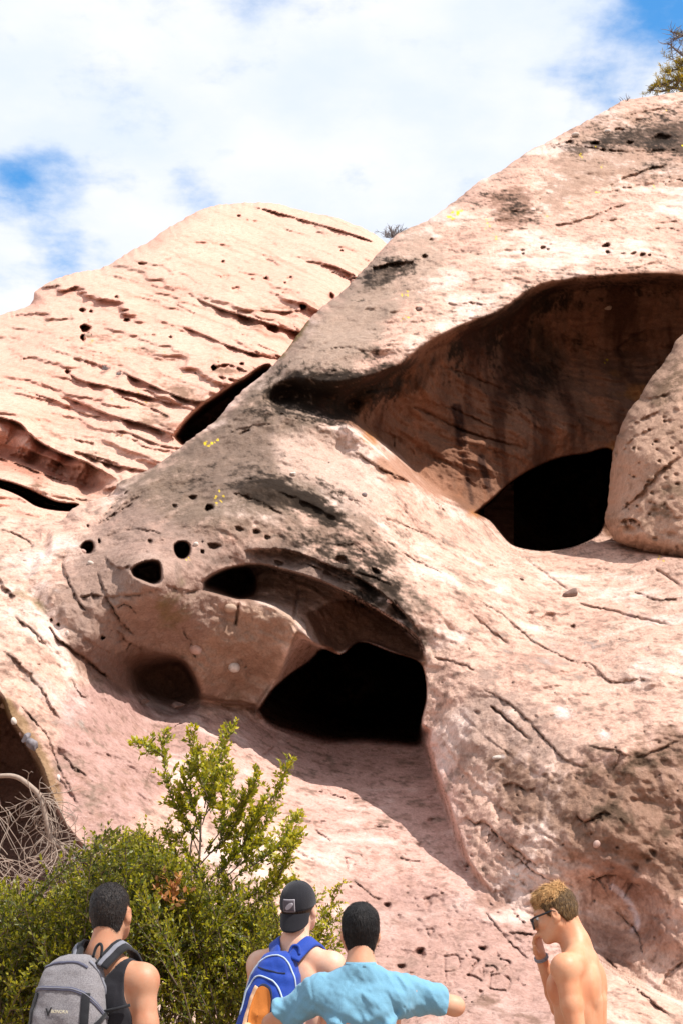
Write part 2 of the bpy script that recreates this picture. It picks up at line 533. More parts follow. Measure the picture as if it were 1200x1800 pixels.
# dark recess at the far left, behind the edge of the slab
A.region([(-430, 1180), (-60, 1180), (0, 1215), (22, 1262), (48, 1300), (75, 1345), (92, 1395), (112, 1440), (150, 1490), (190, 1540), (180, 1600), (60, 1640), (-430, 1640)],
         [(-300, 1250, 17.0), (0, 1250, 17.0), (40, 1330, 17.2), (60, 1400, 16.6), (0, 1400, 16.8), (120, 1480, 15.0), (0, 1500, 15.6), (-300, 1500, 15.2), (150, 1560, 13.0), (60, 1630, 12.2), (-300, 1630, 12.2)], 12)
body_pts = [(150, 900, 16.2), (90, 930, 15.9), (250, 850, 16.5), (200, 960, 15.1), (130, 1000, 14.7), (80, 1050, 14.4), (110, 1100, 14.15), (150, 1150, 14.3), (190, 1190, 14.75), (230, 1060, 14.3), (235, 1140, 14.95), (230, 1000, 14.15), (300, 1010, 14.35), (300, 950, 14.9), (330, 1080, 14.75),
            (420, 1000, 14.9), (400, 1090, 15.1), (385, 1160, 15.2), (430, 1225, 15.75), (400, 1235, 15.75), (350, 1205, 15.25), (290, 1130, 15.1), (250, 1200, 15.3),
            (300, 825, 16.6), (400, 735, 17.4), (480, 645, 18.2), (560, 555, 19.2), (420, 850, 15.9), (500, 750, 17.0), (540, 690, 17.5), (520, 850, 16.0), (600, 850, 16.2), (500, 930, 15.2), (600, 950, 15.2), (650, 1020, 14.8),
            (720, 1075, 14.6), (600, 790, 16.9), (700, 950, 15.8), (760, 900, 17.1), (800, 1000, 15.7), (800, 1100, 14.6), (765, 1160, 14.4), (765, 1260, 14.0), (775, 1340, 13.6), (820, 1450, 12.8), (880, 1560, 12.1), (950, 1640, 11.8),
            (900, 1000, 16.6), (900, 1100, 14.9), (1000, 1010, 16.9), (1000, 1100, 15.1), (1100, 1010, 16.7), (1100, 1100, 14.7), (1200, 1050, 15.2), (900, 1200, 13.8), (1000, 1220, 13.4), (1100, 1230, 13.0), (1200, 1200, 13.2),
            (1000, 1330, 12.4), (1100, 1310, 12.1), (1200, 1280, 12.2), (1000, 1420, 12.0), (1100, 1420, 11.75), (1200, 1400, 11.75), (1000, 1520, 11.9), (1100, 1550, 11.8), (1200, 1500, 11.6), (1050, 1620, 11.9), (1120, 1680, 11.7), (1200, 1650, 11.4),
            (640, 500, 20.2), (700, 420, 21.4), (760, 390, 22.2), (660, 600, 18.5), (700, 560, 18.9), (800, 480, 20.0), (850, 420, 21.4), (850, 320, 24.0), (930, 270, 25.5), (1000, 235, 26.5), (1100, 182, 28.0), (1200, 168, 28.5),
            (1000, 400, 21.9), (1100, 400, 22.0), (1200, 400, 22.2), (1000, 455, 20.4), (1100, 450, 20.4), (1200, 455, 20.6), (900, 480, 19.8), (870, 535, 18.9), (760, 585, 18.4), (700, 632, 17.9), (620, 660, 17.6), (1000, 320, 23.9), (1200, 300, 24.6),
            (620, 760, 16.9), (700, 830, 16.9), (830, 915, 17.8), (900, 975, 17.8), (1000, 985, 17.8), (1060, 960, 17.9), (1000, 700, 18.8), (1200, 700, 18.8), (1200, 900, 17.6),
            (1550, 150, 28), (1550, 450, 21), (1550, 1000, 16), (1550, 1400, 11.6), (1550, 1650, 11)]
A.region([(-60, 60), (1640, 60), (1640, 1850), (1330, 1840), (1200, 1778), (1120, 1738), (1040, 1690), (985, 1655), (930, 1618), (872, 1588), (832, 1545), (806, 1500), (782, 1430), (760, 1370), (742, 1310), (735, 1285),
          (640, 1285), (520, 1270), (447, 1249), (400, 1242), (356, 1232), (330, 1234), (262, 1232), (217, 1225), (180, 1199), (140, 1168), (104, 1130), (62, 1072), (36, 1032), (60, 985), (80, 940), (60, 900)], body_pts, 14)
# hollow under the nose, left
A.region([(200, 1140), (240, 1138), (287, 1146), (321, 1158), (337, 1175), (352, 1208), (356, 1240), (325, 1262), (262, 1268), (220, 1240), (195, 1185)], [(260, 1268, 15.0), (320, 1262, 15.5), (210, 1160, 15.1), (240, 1155, 15.7), (287, 1160, 16.1), (330, 1185, 16.3), (300, 1215, 16.5), (250, 1200, 16.1), (290, 1235, 15.9), (345, 1215, 16.1), (220, 1215, 15.0)], lambda X, Y: 14 + 40 * (1 - sstep(X, 230, 320)))
# big shaded hollow
A.region([(560, 712), (600, 672), (650, 656), (700, 637), (735, 607), (800, 572), (870, 546), (920, 512), (960, 494), (1050, 484), (1110, 479), (1220, 484), (1400, 520), (1420, 960), (1060, 968), (1000, 980), (900, 975), (828, 908), (760, 882), (690, 822), (640, 776), (600, 745)],
         [(800, 592, 19.9), (900, 532, 20.9), (1000, 508, 21.8), (1100, 500, 22.0), (1200, 500, 22.0), (700, 660, 18.9), (900, 650, 21.5), (1000, 620, 22.6), (1100, 620, 22.8), (1200, 600, 22.4), (800, 700, 20.4), (900, 760, 20.7),
          (1000, 740, 21.5), (1080, 720, 21.8), (700, 740, 19.8), (780, 830, 20.2), (700, 800, 19.8), (640, 720, 18.7), (850, 880, 20.4), (950, 840, 21.6), (1050, 800, 21.9), (590, 715, 17.6), (1200, 800, 21), (1400, 700, 21), (900, 960, 20.8), (1040, 950, 21.0)],
         lambda X, Y: 26 + 30 * (1 - sstep(X, 620, 760)) * (1 - sstep(Y, 690, 740)))
# recess under the lintel of the lower cave
A.region([(352, 1040), (362, 1018), (400, 998), (450, 990), (500, 1000), (560, 1018), (620, 1045), (680, 1080), (735, 1120), (746, 1160), (735, 1165), (690, 1150), (640, 1132), (600, 1148), (560, 1140), (520, 1100), (490, 1075), (455, 1060), (400, 1052)],
         [(365, 1035, 15.3), (410, 1015, 16.6), (450, 1008, 16.4), (500, 1012, 16.2), (450, 1042, 15.9), (500, 1045, 16.0), (540, 1070, 15.7), (480, 1070, 15.2), (560, 1035, 16.1), (620, 1065, 16.1), (680, 1100, 16.0), (735, 1150, 15.6), (600, 1130, 15.9), (560, 1125, 15.5), (520, 1098, 15.1)], lambda X, Y: 8 + 10 * sstep(Y, 1060, 1100) * (X < 540))
# the facet beside the cave turns in at its right edge
A.region([(512, 1098), (560, 1130), (600, 1150), (620, 1220), (560, 1290), (470, 1272), (447, 1249), (462, 1215), (490, 1180), (505, 1140)], [(515, 1105, 14.9), (540, 1130, 15.6), (500, 1190, 15.8), (470, 1240, 15.6), (560, 1180, 17.5), (520, 1240, 17.0), (600, 1220, 18)], 12)
LOW_CAVE = [(452, 1248), (478, 1212), (512, 1182), (545, 1160), (566, 1140), (598, 1150), (622, 1132), (642, 1128), (690, 1146), (732, 1160), (746, 1180), (750, 1225), (742, 1265), (741, 1312), (690, 1312), (640, 1308), (600, 1310), (560, 1308), (515, 1294), (475, 1276)]
A.region(LOW_CAVE, [(480, 1240, 22), (560, 1180, 28), (650, 1180, 30), (700, 1220, 31), (600, 1260, 28), (720, 1290, 24), (620, 1300, 20.5), (540, 1290, 19)], lambda X, Y: 5 + 14 * sstep(Y, 1255, 1300))
UP_CAVE = [(830, 902), (868, 872), (896, 846), (940, 820), (985, 803), (1030, 796), (1074, 790), (1082, 850), (1060, 925), (1045, 945), (1010, 962), (965, 970), (930, 968), (896, 958), (872, 932), (858, 916)]
A.region(UP_CAVE, [(850, 900, 26), (950, 850, 36), (1040, 820, 38), (1050, 900, 36), (960, 950, 32), (900, 940, 30)], 6)

# overhanging brow left of the hollow, and the turned-under edge of the lintel
A.bulge(575, 622, 120, 26, -12, .40)
A.sink([(456, 702), (478, 676), (520, 662), (580, 668), (640, 660), (690, 644), (730, 640), (715, 676), (655, 702), (628, 738), (592, 756), (556, 748), (520, 738), (480, 726)], 1.0, 38, .8)
A.sink([(400, 862), (450, 858), (510, 868), (560, 884), (604, 908), (622, 930), (585, 928), (530, 912), (460, 896), (415, 880)], .10, 26)
A.ledge([(420, 968), (500, 966), (570, 990), (640, 1022), (700, 1068), (738, 1118)], .34, 34, 40, .3, wob=.3)
A.ledge([(650, 470), (690, 462), (730, 460)], .3, 16, 20)
# --- eye holes and pits of the nose
A.sink([(228, 1000), (240, 990), (262, 983), (280, 985), (287, 1000), (286, 1022), (270, 1030), (250, 1024), (232, 1014)], 1.6, 12)
A.bulge(215, 1020, 30, 22, 20, -0.25)
A.sink([(304, 958), (312, 951), (326, 950), (336, 958), (336, 974), (326, 985), (312, 984), (304, 972)], 1.3, 9)
A.sink([(352, 1022), (372, 1008), (404, 996), (440, 998), (452, 1020), (448, 1045), (420, 1056), (384, 1042), (360, 1034)], 1.5, 14)
A.sink([(138, 962), (148, 951), (163, 950), (169, 962), (163, 975), (148, 976)], 0.8, 8)
for p in [(376, 960, 12, 6, 0, .35), (181, 1121, 4, 3.5, 0, .35), (91, 1090, 3, 3, 0, .2), (103, 1098, 3.5, 3, 0, .25), (264, 952, 5, 5, 0, .25), (356, 970, 4, 4, 0, .2), (175, 952, 3, 5, 0, .3), (155, 925, 2.5, 3, 0, .15),
          (308, 890, 5, 4, 0, .15), (340, 875, 8, 5, 0, .25), (368, 893, 10, 6, -20, .35), (450, 935, 7, 5, 0, .25), (470, 945, 6, 4, 0, .25), (420, 930, 8, 5, 20, .2), (490, 990, 10, 5, 20, .2), (600, 985, 14, 8, 25, .25), (660, 1005, 10, 6, 30, .2),
          # ramp and carvings
          (680, 1592, 8, 7, 20, .35), (752, 1587, 7, 13, 10, .25), (737, 1675, 13, 12, 10, .5), (704, 1700, 11, 7, 0, .4), (700, 1610, 5, 4, 0, .12), (822, 1522, 8, 6, 30, .3), (758, 1442, 12, 5, 0, .18), (700, 1456, 9, 5, 10, .15), (664, 1452, 9, 5, -10, .12),
          (735, 1486, 10, 6, 10, .15), (848, 1668, 11, 6, -10, .18), (843, 1745, 7, 8, 30, .15), (615, 1560, 5, 4, 0, .15), (870, 1580, 6, 11, 0, .12),
          (365, 1298, 4, 7, 10, .12), (368, 1440, 6, 6, 0, .2),
          # upper brow pits
          (1064, 432, 9, 4, -12, .45), (1067, 444, 5, 3, 0, .3), (1112, 446, 6, 3, -10, .3), (1128, 448, 6, 4, -10, .35), (1140, 449, 4, 2.5, 0, .25), (1094, 446, 5, 2.5, 0, .15), (953, 436, 6, 3, -15, .3), (917, 440, 4, 2.5, 0, .25), (918, 447, 3, 2, 0, .2), (962, 439, 3, 2, 0, .2),
          (735, 545, 6, 6, 0, .15), (745, 452, 7, 5, -20, .25), (757, 422, 5, 3, 0, .2), (1180, 705, 8, 5, 0, .2), (962, 1087, 16, 11, -20, .22), (930, 1080, 8, 6, 0, .1), (1006, 1102, 5, 5, 0, .15), (915, 1020, 5, 3, 0, .15), (860, 995, 8, 4, 0, .12),
          (1000, 1660, 12, 8, 0, .1), (952, 262, 8, 3, 10, .1), (1045, 252, 9, 4, -5, .4), (1000, 250, 8, 4, -10, .3), (1058, 264, 5, 3, 0, .25), (1085, 230, 12, 6, -10, .2), (1160, 245, 22, 10, -8, .4), (1120, 215, 14, 7, -10, .2), (1105, 252, 8, 5, -5, .3)]:
    A.pit(*p[:5], p[5] * (.45 if p[1] > 1290 else .8), .85 if p[1] > 1290 else .5)
_r = np.random.default_rng(3)
for _ in range(420):                                             # weathered-out grains and pebbles, everywhere
    x, y = _r.uniform(0, 1200), _r.uniform(300, 1800); r = _r.uniform(1.2, 3.6) * (1.4 if _r.random() < .1 else 1)
    A.pit(x, y, r * _r.uniform(1, 1.7), r, _r.uniform(-40, 40), _r.uniform(.015, .06), .9)
for _ in range(60):                                             # hollows around the lower rim
    x, y = _r.normal(1000, 130), _r.normal(1430, 90); r = _r.uniform(3, 9)
    A.pit(x, y, r * 1.5, r, _r.uniform(0, 60), _r.uniform(.02, .05), .95)
for _ in range(260):
    x, y = _r.normal(830, 70), _r.normal(1620, 80); r = _r.uniform(2, 5)
    A.pit(x, y, r * 1.8, r, _r.uniform(0, 50), _r.uniform(.012, .04), .95)

# --- ledges and cracks
LED = [  # points, depth, below, above
    ([(967, 398), (1000, 392), (1040, 380), (1075, 366), (1108, 356)], .9, 12, 26), ([(1030, 392), (1065, 388), (1110, 384), (1125, 388)], .35, 8, 14), ([(1030, 348), (1070, 338), (1100, 330), (1150, 322), (1200, 318)], .45, 12, 24),
    ([(1060, 334), (1085, 318), (1130, 300), (1175, 288)], .9, 22, 22), ([(935, 365), (950, 348), (965, 336)], .3, 8, 12), ([(1145, 393), (1200, 388)], .4, 8, 14), ([(1140, 402), (1175, 402), (1200, 406)], .4, 8, 12), ([(1130, 312), (1165, 310), (1215, 322)], .3, 8, 14),
    ([(930, 272), (965, 258), (1000, 252), (1050, 262), (1110, 266), (1210, 262)], .55, 14, 26), ([(1090, 205), (1140, 195), (1200, 180)], .45, 14, 20), ([(1120, 222), (1160, 205), (1210, 195)], .3, 12, 16),
    ([(900, 303), (940, 305), (990, 305), (1060, 300)], .22, 8, 14), ([(1025, 470), (1060, 474), (1100, 476), (1150, 462), (1185, 455)], .2, 4, 10), ([(1110, 476), (1150, 462), (1180, 460)], .25, 6, 10), ([(780, 440), (815, 442), (848, 450)], .35, 7, 14),
    ([(770, 528), (800, 535), (830, 532), (860, 540)], .3, 10, 16), ([(690, 560), (740, 565), (775, 560)], .25, 8, 14), ([(560, 620), (610, 610), (660, 622), (700, 606)], .25, 10, 16), ([(640, 578), (690, 580)], .2, 6, 12),
    ([(820, 455), (870, 470), (930, 475), (1000, 462)], .25, 16, 30),
    # right body: beds running down to the right
    ([(940, 950), (1000, 985), (1060, 1000), (1085, 1010)], .1, 10, 20), ([(1108, 1038), (1130, 1046), (1155, 1054), (1200, 1052)], .35, 8, 16), ([(1015, 1165), (1040, 1170), (1062, 1192), (1085, 1200), (1120, 1194), (1150, 1200)], .35, 10, 20),
    ([(640, 920), (690, 960), (730, 985), (785, 1012)], .25, 6, 12), ([(660, 905), (700, 920), (750, 940), (800, 965)], .15, 6, 12), ([(820, 1045), (880, 1080), (940, 1130), (1000, 1160), (1050, 1180)], .18, 12, 22), ([(830, 1080), (870, 1115), (900, 1135)], .2, 9, 16),
    ([(760, 1155), (800, 1165), (840, 1180)], .18, 5, 10), ([(845, 1210), (880, 1230), (915, 1255), (960, 1302), (1000, 1340), (1040, 1350)], .22, 9, 18), ([(800, 1240), (850, 1290), (900, 1330), (960, 1370)], .15, 10, 18),
    ([(770, 1290), (810, 1350), (860, 1400), (920, 1450), (990, 1480)], .2, 10, 20), ([(880, 1380), (905, 1376), (925, 1388), (945, 1384)], .35, 10, 14), ([(810, 1432), (835, 1448), (850, 1444), (880, 1475), (915, 1500), (950, 1530)], .5, 16, 20),
    ([(1008, 1432), (1030, 1445), (1055, 1430), (1075, 1432)], .3, 10, 14), ([(1020, 1540), (1045, 1545), (1065, 1536), (1090, 1540), (1125, 1560)], .6, 20, 22), ([(900, 1500), (950, 1540), (1010, 1560)], .2, 10, 16), ([(890, 1640), (912, 1640), (945, 1644)], .35, 8, 14),
    ([(900, 1600), (925, 1625)], .35, 7, 10), ([(868, 1562), (885, 1578)], .3, 7, 10), ([(1060, 1680), (1100, 1720), (1150, 1765), (1180, 1790)], .4, 12, 22), ([(1160, 1740), (1170, 1715), (1200, 1690)], .2, 10, 12), ([(1080, 1600), (1120, 1640), (1130, 1680)], .2, 12, 18),
    ([(1030, 1310), (1080, 1320), (1120, 1330), (1200, 1300)], .25, 18, 24),
    # centre
    ([(590, 1000), (640, 1010), (690, 1030)], .2, 12, 16), ([(640, 885), (670, 925), (700, 960)], .0, 6, 8), ([(618, 790), (650, 812), (690, 835), (715, 845), (735, 860), (790, 905)], .4, 12, 22), ([(650, 756), (662, 765), (658, 790)], .25, 5, 10), ([(680, 790), (690, 768), (694, 790)], .15, 4, 8),
    ([(630, 735), (700, 770), (760, 800), (820, 825), (880, 835)], .3, 14, 30), ([(690, 690), (740, 705), (800, 720), (880, 760)], .2, 12, 24), ([(470, 718), (520, 735), (570, 745)], .3, 12, 20), ([(400, 765), (440, 750), (480, 745)], .25, 8, 14),
    ([(480, 860), (530, 880), (580, 905), (600, 920)], .3, 14, 20), ([(405, 865), (450, 880), (500, 905)], .3, 10, 16), ([(440, 965), (500, 975), (560, 1000), (620, 1030), (670, 1070)], .2, 14, 18), ([(590, 960), (620, 958), (650, 980)], .2, 8, 14),
    ([(690, 1052), (705, 1075), (725, 1095), (738, 1120)], .25, 7, 10), ([(455, 835), (480, 828), (500, 835)], .15, 6, 10), ([(500, 790), (540, 800), (580, 812)], .12, 8, 14),
    # hollow interior
    ([(950, 552), (975, 580), (1010, 598), (1050, 612), (1080, 618)], .5, 20, 26), ([(1075, 620), (1100, 600), (1130, 582), (1150, 580)], .8, 16, 20), ([(1085, 640), (1130, 645), (1170, 635), (1190, 640)], .3, 10, 16), ([(1090, 530), (1100, 500), (1140, 495)], .3, 12, 20),
    ([(900, 575), (950, 560), (990, 560), (1030, 550)], .3, 14, 20), ([(820, 780), (880, 795), (930, 815)], .3, 14, 22), ([(740, 640), (800, 650), (870, 680), (950, 720)], .25, 14, 24), ([(1150, 520), (1180, 510), (1215, 505)], .4, 10, 16), ([(1080, 690), (1120, 690), (1150, 680)], .3, 10, 14),
    # nose
    ([(108, 975), (114, 1000), (125, 1030), (140, 1060), (158, 1080)], .35, 9, 14), ([(170, 1000), (180, 1030), (195, 1060), (215, 1095), (240, 1120)], .3, 9, 14), ([(138, 1050), (160, 1046), (182, 1048)], .3, 8, 12), ([(180, 1050), (240, 1045), (285, 1035)], .2, 8, 14),
    ([(80, 1085), (95, 1115), (125, 1140), (160, 1165), (200, 1200)], .4, 12, 16), ([(200, 1100), (230, 1130), (260, 1140)], .3, 12, 16), ([(182, 975), (195, 990), (215, 998), (235, 992)], .35, 9, 14), ([(180, 950), (205, 935), (240, 930), (290, 938)], .15, 8, 12),
    ([(175, 920), (210, 900), (255, 862)], .3, 8, 12), ([(190, 912), (220, 885), (245, 868)], .25, 6, 9), ([(168, 925), (195, 892), (230, 858)], .25, 7, 9), ([(320, 1100), (335, 1130), (345, 1160)], .12, 8, 12), ([(290, 1030), (330, 1040), (352, 1036)], .2, 6, 10),
    ([(140, 1100), (150, 1120), (200, 1150)], .12, 8, 12), ([(390, 1095), (400, 1130), (395, 1160)], .0, 8, 12), ([(205, 1070), (225, 1062), (240, 1080)], .1, 6, 8),
    # slab
    ([(0, 1140), (40, 1170), (75, 1215), (100, 1255), (125, 1275)], .25, 9, 14), ([(20, 1080), (60, 1110), (85, 1140)], .2, 8, 12), ([(125, 1190), (140, 1220), (155, 1228)], .2, 8, 10), ([(140, 1290), (155, 1310), (180, 1330)], .15, 7, 9), ([(100, 1310), (125, 1345), (155, 1365)], .3, 10, 14),
    ([(100, 1360), (125, 1395), (140, 1420)], .25, 9, 12), ([(0, 1010), (6, 1030), (30, 1050)], .6, 10, 10), ([(0, 930), (30, 940), (55, 955), (54, 970)], .15, 5, 8), ([(30, 1235), (80, 1290), (100, 1340), (140, 1420)], .15, 9, 12),
    # ramp
    ([(548, 1392), (575, 1394), (600, 1402), (640, 1406)], .3, 8, 14), ([(460, 1332), (475, 1318), (486, 1312)], .2, 6, 9), ([(488, 1303), (505, 1305), (515, 1302)], .2, 5, 8), ([(500, 1480), (540, 1505), (565, 1510)], .22, 9, 14), ([(535, 1445), (575, 1446)], .15, 5, 9), ([(550, 1455), (583, 1480)], .15, 5, 9),
    ([(605, 1505), (612, 1530)], .2, 5, 6), ([(618, 1545), (650, 1572), (675, 1585)], .25, 6, 10), ([(585, 1540), (600, 1550)], .15, 5, 7), ([(252, 1395), (275, 1330), (290, 1290), (330, 1265)], .25, 10, 12), ([(850, 1600), (890, 1650), (930, 1690)], .15, 9, 14), ([(690, 1640), (740, 1610), (770, 1600)], .0, 9, 14),
    ([(560, 1340), (590, 1345)], .08, 6, 8), ([(590, 1365), (602, 1360)], .1, 5, 6), ([(540, 1345), (560, 1352)], .08, 5, 6), ([(700, 1505), (720, 1514), (740, 1514)], .2, 6, 8), ([(650, 1452), (685, 1455)], .15, 6, 8), ([(750, 1400), (770, 1402)], .1, 5, 7),
]
for pts, dep, be, ab in LED:
    if dep:
        on_nose = pts[0][0] < 300 and 860 < pts[0][1] < 1170
        A.ledge(pts, dep * (.42 if on_nose else .24), be * 1.2, ab, .2)
        if _r.random() < .7: A.crack(pts, .05, 1.2)
for pts in [[(780, 1682), (804, 1680), (806, 1697), (798, 1708), (779, 1707)], [(781, 1684), (780, 1706)], [(781, 1708), (783, 1722)],          # carved letters: R 2 R >
            [(822, 1688), (832, 1684), (842, 1689)], [(841, 1686), (834, 1696), (820, 1718)], [(818, 1714), (836, 1718), (846, 1726)], [(841, 1690), (828, 1700)],
            [(848, 1700), (848, 1718)], [(848, 1700), (866, 1698), (872, 1706), (860, 1712)], [(862, 1712), (858, 1738)], [(858, 1738), (890, 1742)], [(860, 1716), (878, 1712)],
            [(876, 1686), (896, 1692), (888, 1700), (880, 1706)], [(890, 1718), (896, 1726), (890, 1740)],
            [(746, 1632), (754, 1646), (762, 1636)], [(748, 1634), (760, 1634)], [(742, 1582), (762, 1574)], [(612, 1060), (612, 1048), (620, 1044)], [(624, 1062), (626, 1046)], [(634, 1062), (636, 1048)]]:
    A.crack(pts, 0.052, 1.7, 0.05, 0.5)
for pts in [[(516, 1092), (520, 1060), (527, 1032)], [(420, 765), (440, 755)], [(905, 970), (1000, 1040)], [(1010, 1060), (1180, 1100)], [(700, 700), (820, 760), (930, 790)], [(640, 690), (690, 680)], [(420, 1060), (415, 1100)], [(860, 1240), (930, 1300)], [(1150, 1000), (1195, 1030)]]:
    A.crack(pts, 0.12, 2.0)
# rounded forms
for b in [(430, 880, 110, 60, -30, .25), (560, 690, 90, 40, -20, .35), (700, 620, 80, 30, -15, .15), (270, 1010, 60, 60, 20, .3), (940, 1250, 120, 60, 35, .15), (1150, 1150, 80, 50, 10, .12), (820, 1250, 50, 90, -20, .15),
          (1100, 1480, 90, 50, 20, .12), (1090, 1620, 60, 70, 30, -.2), (650, 1700, 120, 60, 20, .1), (520, 1560, 80, 50, 20, .15), (160, 1120, 30, 40, 30, .08), (95, 1040, 20, 18, 0, .12), (120, 1075, 25, 18, 30, .1), (1100, 380, 90, 18, -8, .15), (900, 330, 70, 40, -30, .2)]:
    A.bulge(*b)

W = A.world()
e = np.array([1, 1, 1.0])
n_big = fbm(W * 0.55, 3)
n_mid = fbm(W * 1.9 + 5, 4, 0.55)
wv = W + 0.25 * np.stack([n_mid, n_big, n_mid], -1)
# bedding: thin beds dipping right-down across the body, up-right across the brow
tilt = sstep(A.Y, 700, 420)
sb = (1 - tilt) * (0.62 * W[..., 0] + 0.95 * W[..., 2] - 0.15 * W[..., 1]) + tilt * (-0.25 * W[..., 0] + 1.2 * W[..., 2] - .5 * W[..., 1])
bed = fbm(np.stack([sb * 3.2 + 0.6 * n_mid, W[..., 0] * 0.25, W[..., 1] * 0.25], -1), 3, 0.6)
n_fine = fbm(W * 7.0, 3, 0.6)
ridge = 1 - np.abs(fbm(wv * 1.3 + 31, 4, 0.55)) * 2
calm = A.mask_poly([(360, 1330), (500, 1290), (740, 1300), (800, 1500), (700, 1520), (560, 1420), (400, 1420)], 30)       # smooth cave floor
rough = 1 - 0.65 * calm
deep = A.mask_poly(LOW_CAVE, 4) + A.mask_poly(UP_CAVE, 4)
A.D += rough * (1 - np.clip(deep, 0, 1) * .6) * (0.34 * n_big + 0.12 * n_mid + 0.09 * bed + 0.034 * n_fine - 0.04 * ridge)
A.D += rough * (0.045 * fbm(W * 3.2 + 50, 3, .6) + .012 * fbm(W * 16, 2))
hol_d = A.mask_poly([(620, 700), (740, 630), (870, 570), (960, 515), (1110, 500), (1400, 520), (1400, 900), (1080, 780), (930, 800), (840, 860), (760, 840), (680, 780)], 30)
A.D += hol_d * (0.22 * fbm(np.stack([W[..., 0] * .7, W[..., 2] * 2.6 + .5 * W[..., 0], W[..., 1] * .3], -1) + 8, 4, .6) + .10 * fbm(W * 1.6 + 12, 4, .6))
crust = A.mask_poly([(860, 1330), (960, 1350), (1040, 1345), (1100, 1325), (1210, 1285), (1400, 1280), (1400, 1600), (1200, 1620), (1080, 1550), (990, 1500), (900, 1420)], 40)
crust2 = A.mask_poly([(760, 1560), (860, 1600), (960, 1680), (1000, 1820), (800, 1820), (680, 1700)], 50)
A.D += (crust + .5 * crust2) * (0.05 * fbm(W * 3.0 + 3, 3, .6) + .014 * np.abs(fbm(W * 9 + 3, 2, .6)))

# --- albedo
A.paint_start(BUFF)
n_c = fbm(W * 3.1 + 70, 5, 0.6); n_d = fbm(W * 0.8 + 40, 4, 0.55); n_s = fbm(W * 11 + 9, 3, 0.65)
pinkm = sstep(n_d, -0.35, 0.35)
A.blend(pinkm * 0.65, PINK, strength=.7)
A.blend(A.mask_poly([(340, 1280), (500, 1270), (745, 1290), (830, 1560), (1000, 1680), (1000, 1830), (560, 1830), (560, 1500), (420, 1420), (300, 1420)], 60), MAUVE, n_c, .3, .05, .55, 1.0)
A.blend(A.mask_poly([(120, 1220), (250, 1200), (360, 1290), (250, 1420), (180, 1480), (110, 1400)], 40), (0.41, 0.27, 0.23), n_c, .3, .05, .6, .95)
A.blend(sstep(n_c * .6 + n_d * .5 + .3 * n_s, .02, .40), (0.30, 0.195, 0.15), strength=.5)
A.blend(sstep(n_s + .5 * n_c, .12, .42), (.19, .12, .09), strength=.5)
A.blend(sstep(fbm(W * 5.5 + 23, 4, .65), .05, .4), (.33, .205, .155), strength=.55)
A.blend(sstep(-n_d - .5 * n_c, .05, .4), (.66, .54, .48), strength=.5)
# grey weathered crust on the upper left face
A.blend(A.mask_poly([(200, 860), (340, 770), (480, 640), (560, 545), (660, 450), (700, 520), (640, 640), (560, 740), (600, 830), (560, 900), (420, 920), (300, 930)], 50), GREY, n_c, .5, .25, .9, .8)
A.blend(A.mask_poly([(200, 1040), (330, 1040), (420, 1060), (520, 1090), (470, 1220), (420, 1240), (350, 1200), (280, 1140), (180, 1110)], 40), (0.42, 0.29, 0.20), n_c, .4, .25, .85, .7)
A.blend(sstep(n_c + 0.5 * n_s, 0.12, 0.5) * sstep(n_d + .2, -.2, .3), GREY, strength=.5)
wthr = A.mask_poly([(180, 880), (340, 760), (470, 640), (560, 700), (620, 770), (650, 850), (700, 960), (760, 1080), (748, 1150), (690, 1100), (560, 1010), (470, 990), (350, 1000), (300, 940), (200, 960)], 50)
A.blend(wthr, (.205, .150, .112), n_c * .9 + .6 * n_s, 1.1, .35, 1.0, .72)
A.blend(A.mask_poly([(470, 765), (560, 760), (640, 800), (690, 880), (640, 905), (590, 880), (540, 850), (490, 830)], 26), (.50, .37, .30), n_c + .6 * n_s, .7, .2, .9, .8)
A.blend(A.mask_poly([(330, 800), (430, 720), (480, 770), (480, 850), (400, 880), (340, 860)], 26), (.22, .16, .125), n_c + .6 * n_s, .8, .25, .9, .6)
A.blend(A.mask_poly([(100, 1040), (200, 960), (300, 1040), (420, 1070), (500, 1100), (450, 1240), (350, 1230), (210, 1220), (130, 1160)], 40), (.30, .205, .15), n_c + .4 * n_s, .6, .2, .9, .75)
A.blend(A.mask_poly([(538, 1078), (600, 1055), (680, 1082), (745, 1150), (738, 1172), (690, 1146), (640, 1130), (600, 1148), (565, 1134)], 8), RUSSET, n_c, .4, .2, .8, .9)  # cave roof under the lintel: its shade painted on as brown
A.blend(A.mask_poly([(355, 1040), (370, 1010), (410, 992), (452, 1000), (456, 1040), (440, 1060)], 8), RUSSET, n_c, .4, .2, .8, .7)  # third hole filled with the same red-brown
A.blend(A.mask_poly([(205, 1150), (245, 1140), (290, 1142), (330, 1160), (356, 1215), (340, 1232), (270, 1225), (225, 1210)], 14), (.20, .115, .08), n_c, .4, .2, .8, .85)  # hollow under the nose: its deep shade put into the colour
A.blend(A.mask_poly([(120, 1140), (150, 1120), (200, 1150), (230, 1195), (215, 1222), (160, 1185)], 14), (.24, .145, .11), n_c, .5, .2, .8, .8)  # shade along the nose's lower left edge, painted brown
A.blend(A.mask_poly([(560, 560), (640, 470), (720, 400), (790, 440), (740, 520), (700, 560), (620, 640), (520, 700), (480, 660)], 40), (.36, .27, .21), n_c + .4 * n_s, .9, .35, .95, .75)
A.blend(A.mask_poly([(840, 1180), (960, 1250), (1010, 1330), (900, 1380), (800, 1340), (790, 1250)], 60), (.36, .26, .21), n_c + .6 * n_s, 1.0, .35, .95, .7)
A.blend(A.mask_poly([(930, 360), (1010, 230), (1110, 190), (1300, 200), (1300, 330), (1080, 330), (980, 380)], 40), (.33, .225, .165), n_c + .6 * n_s, .9, .3, .95, .75)
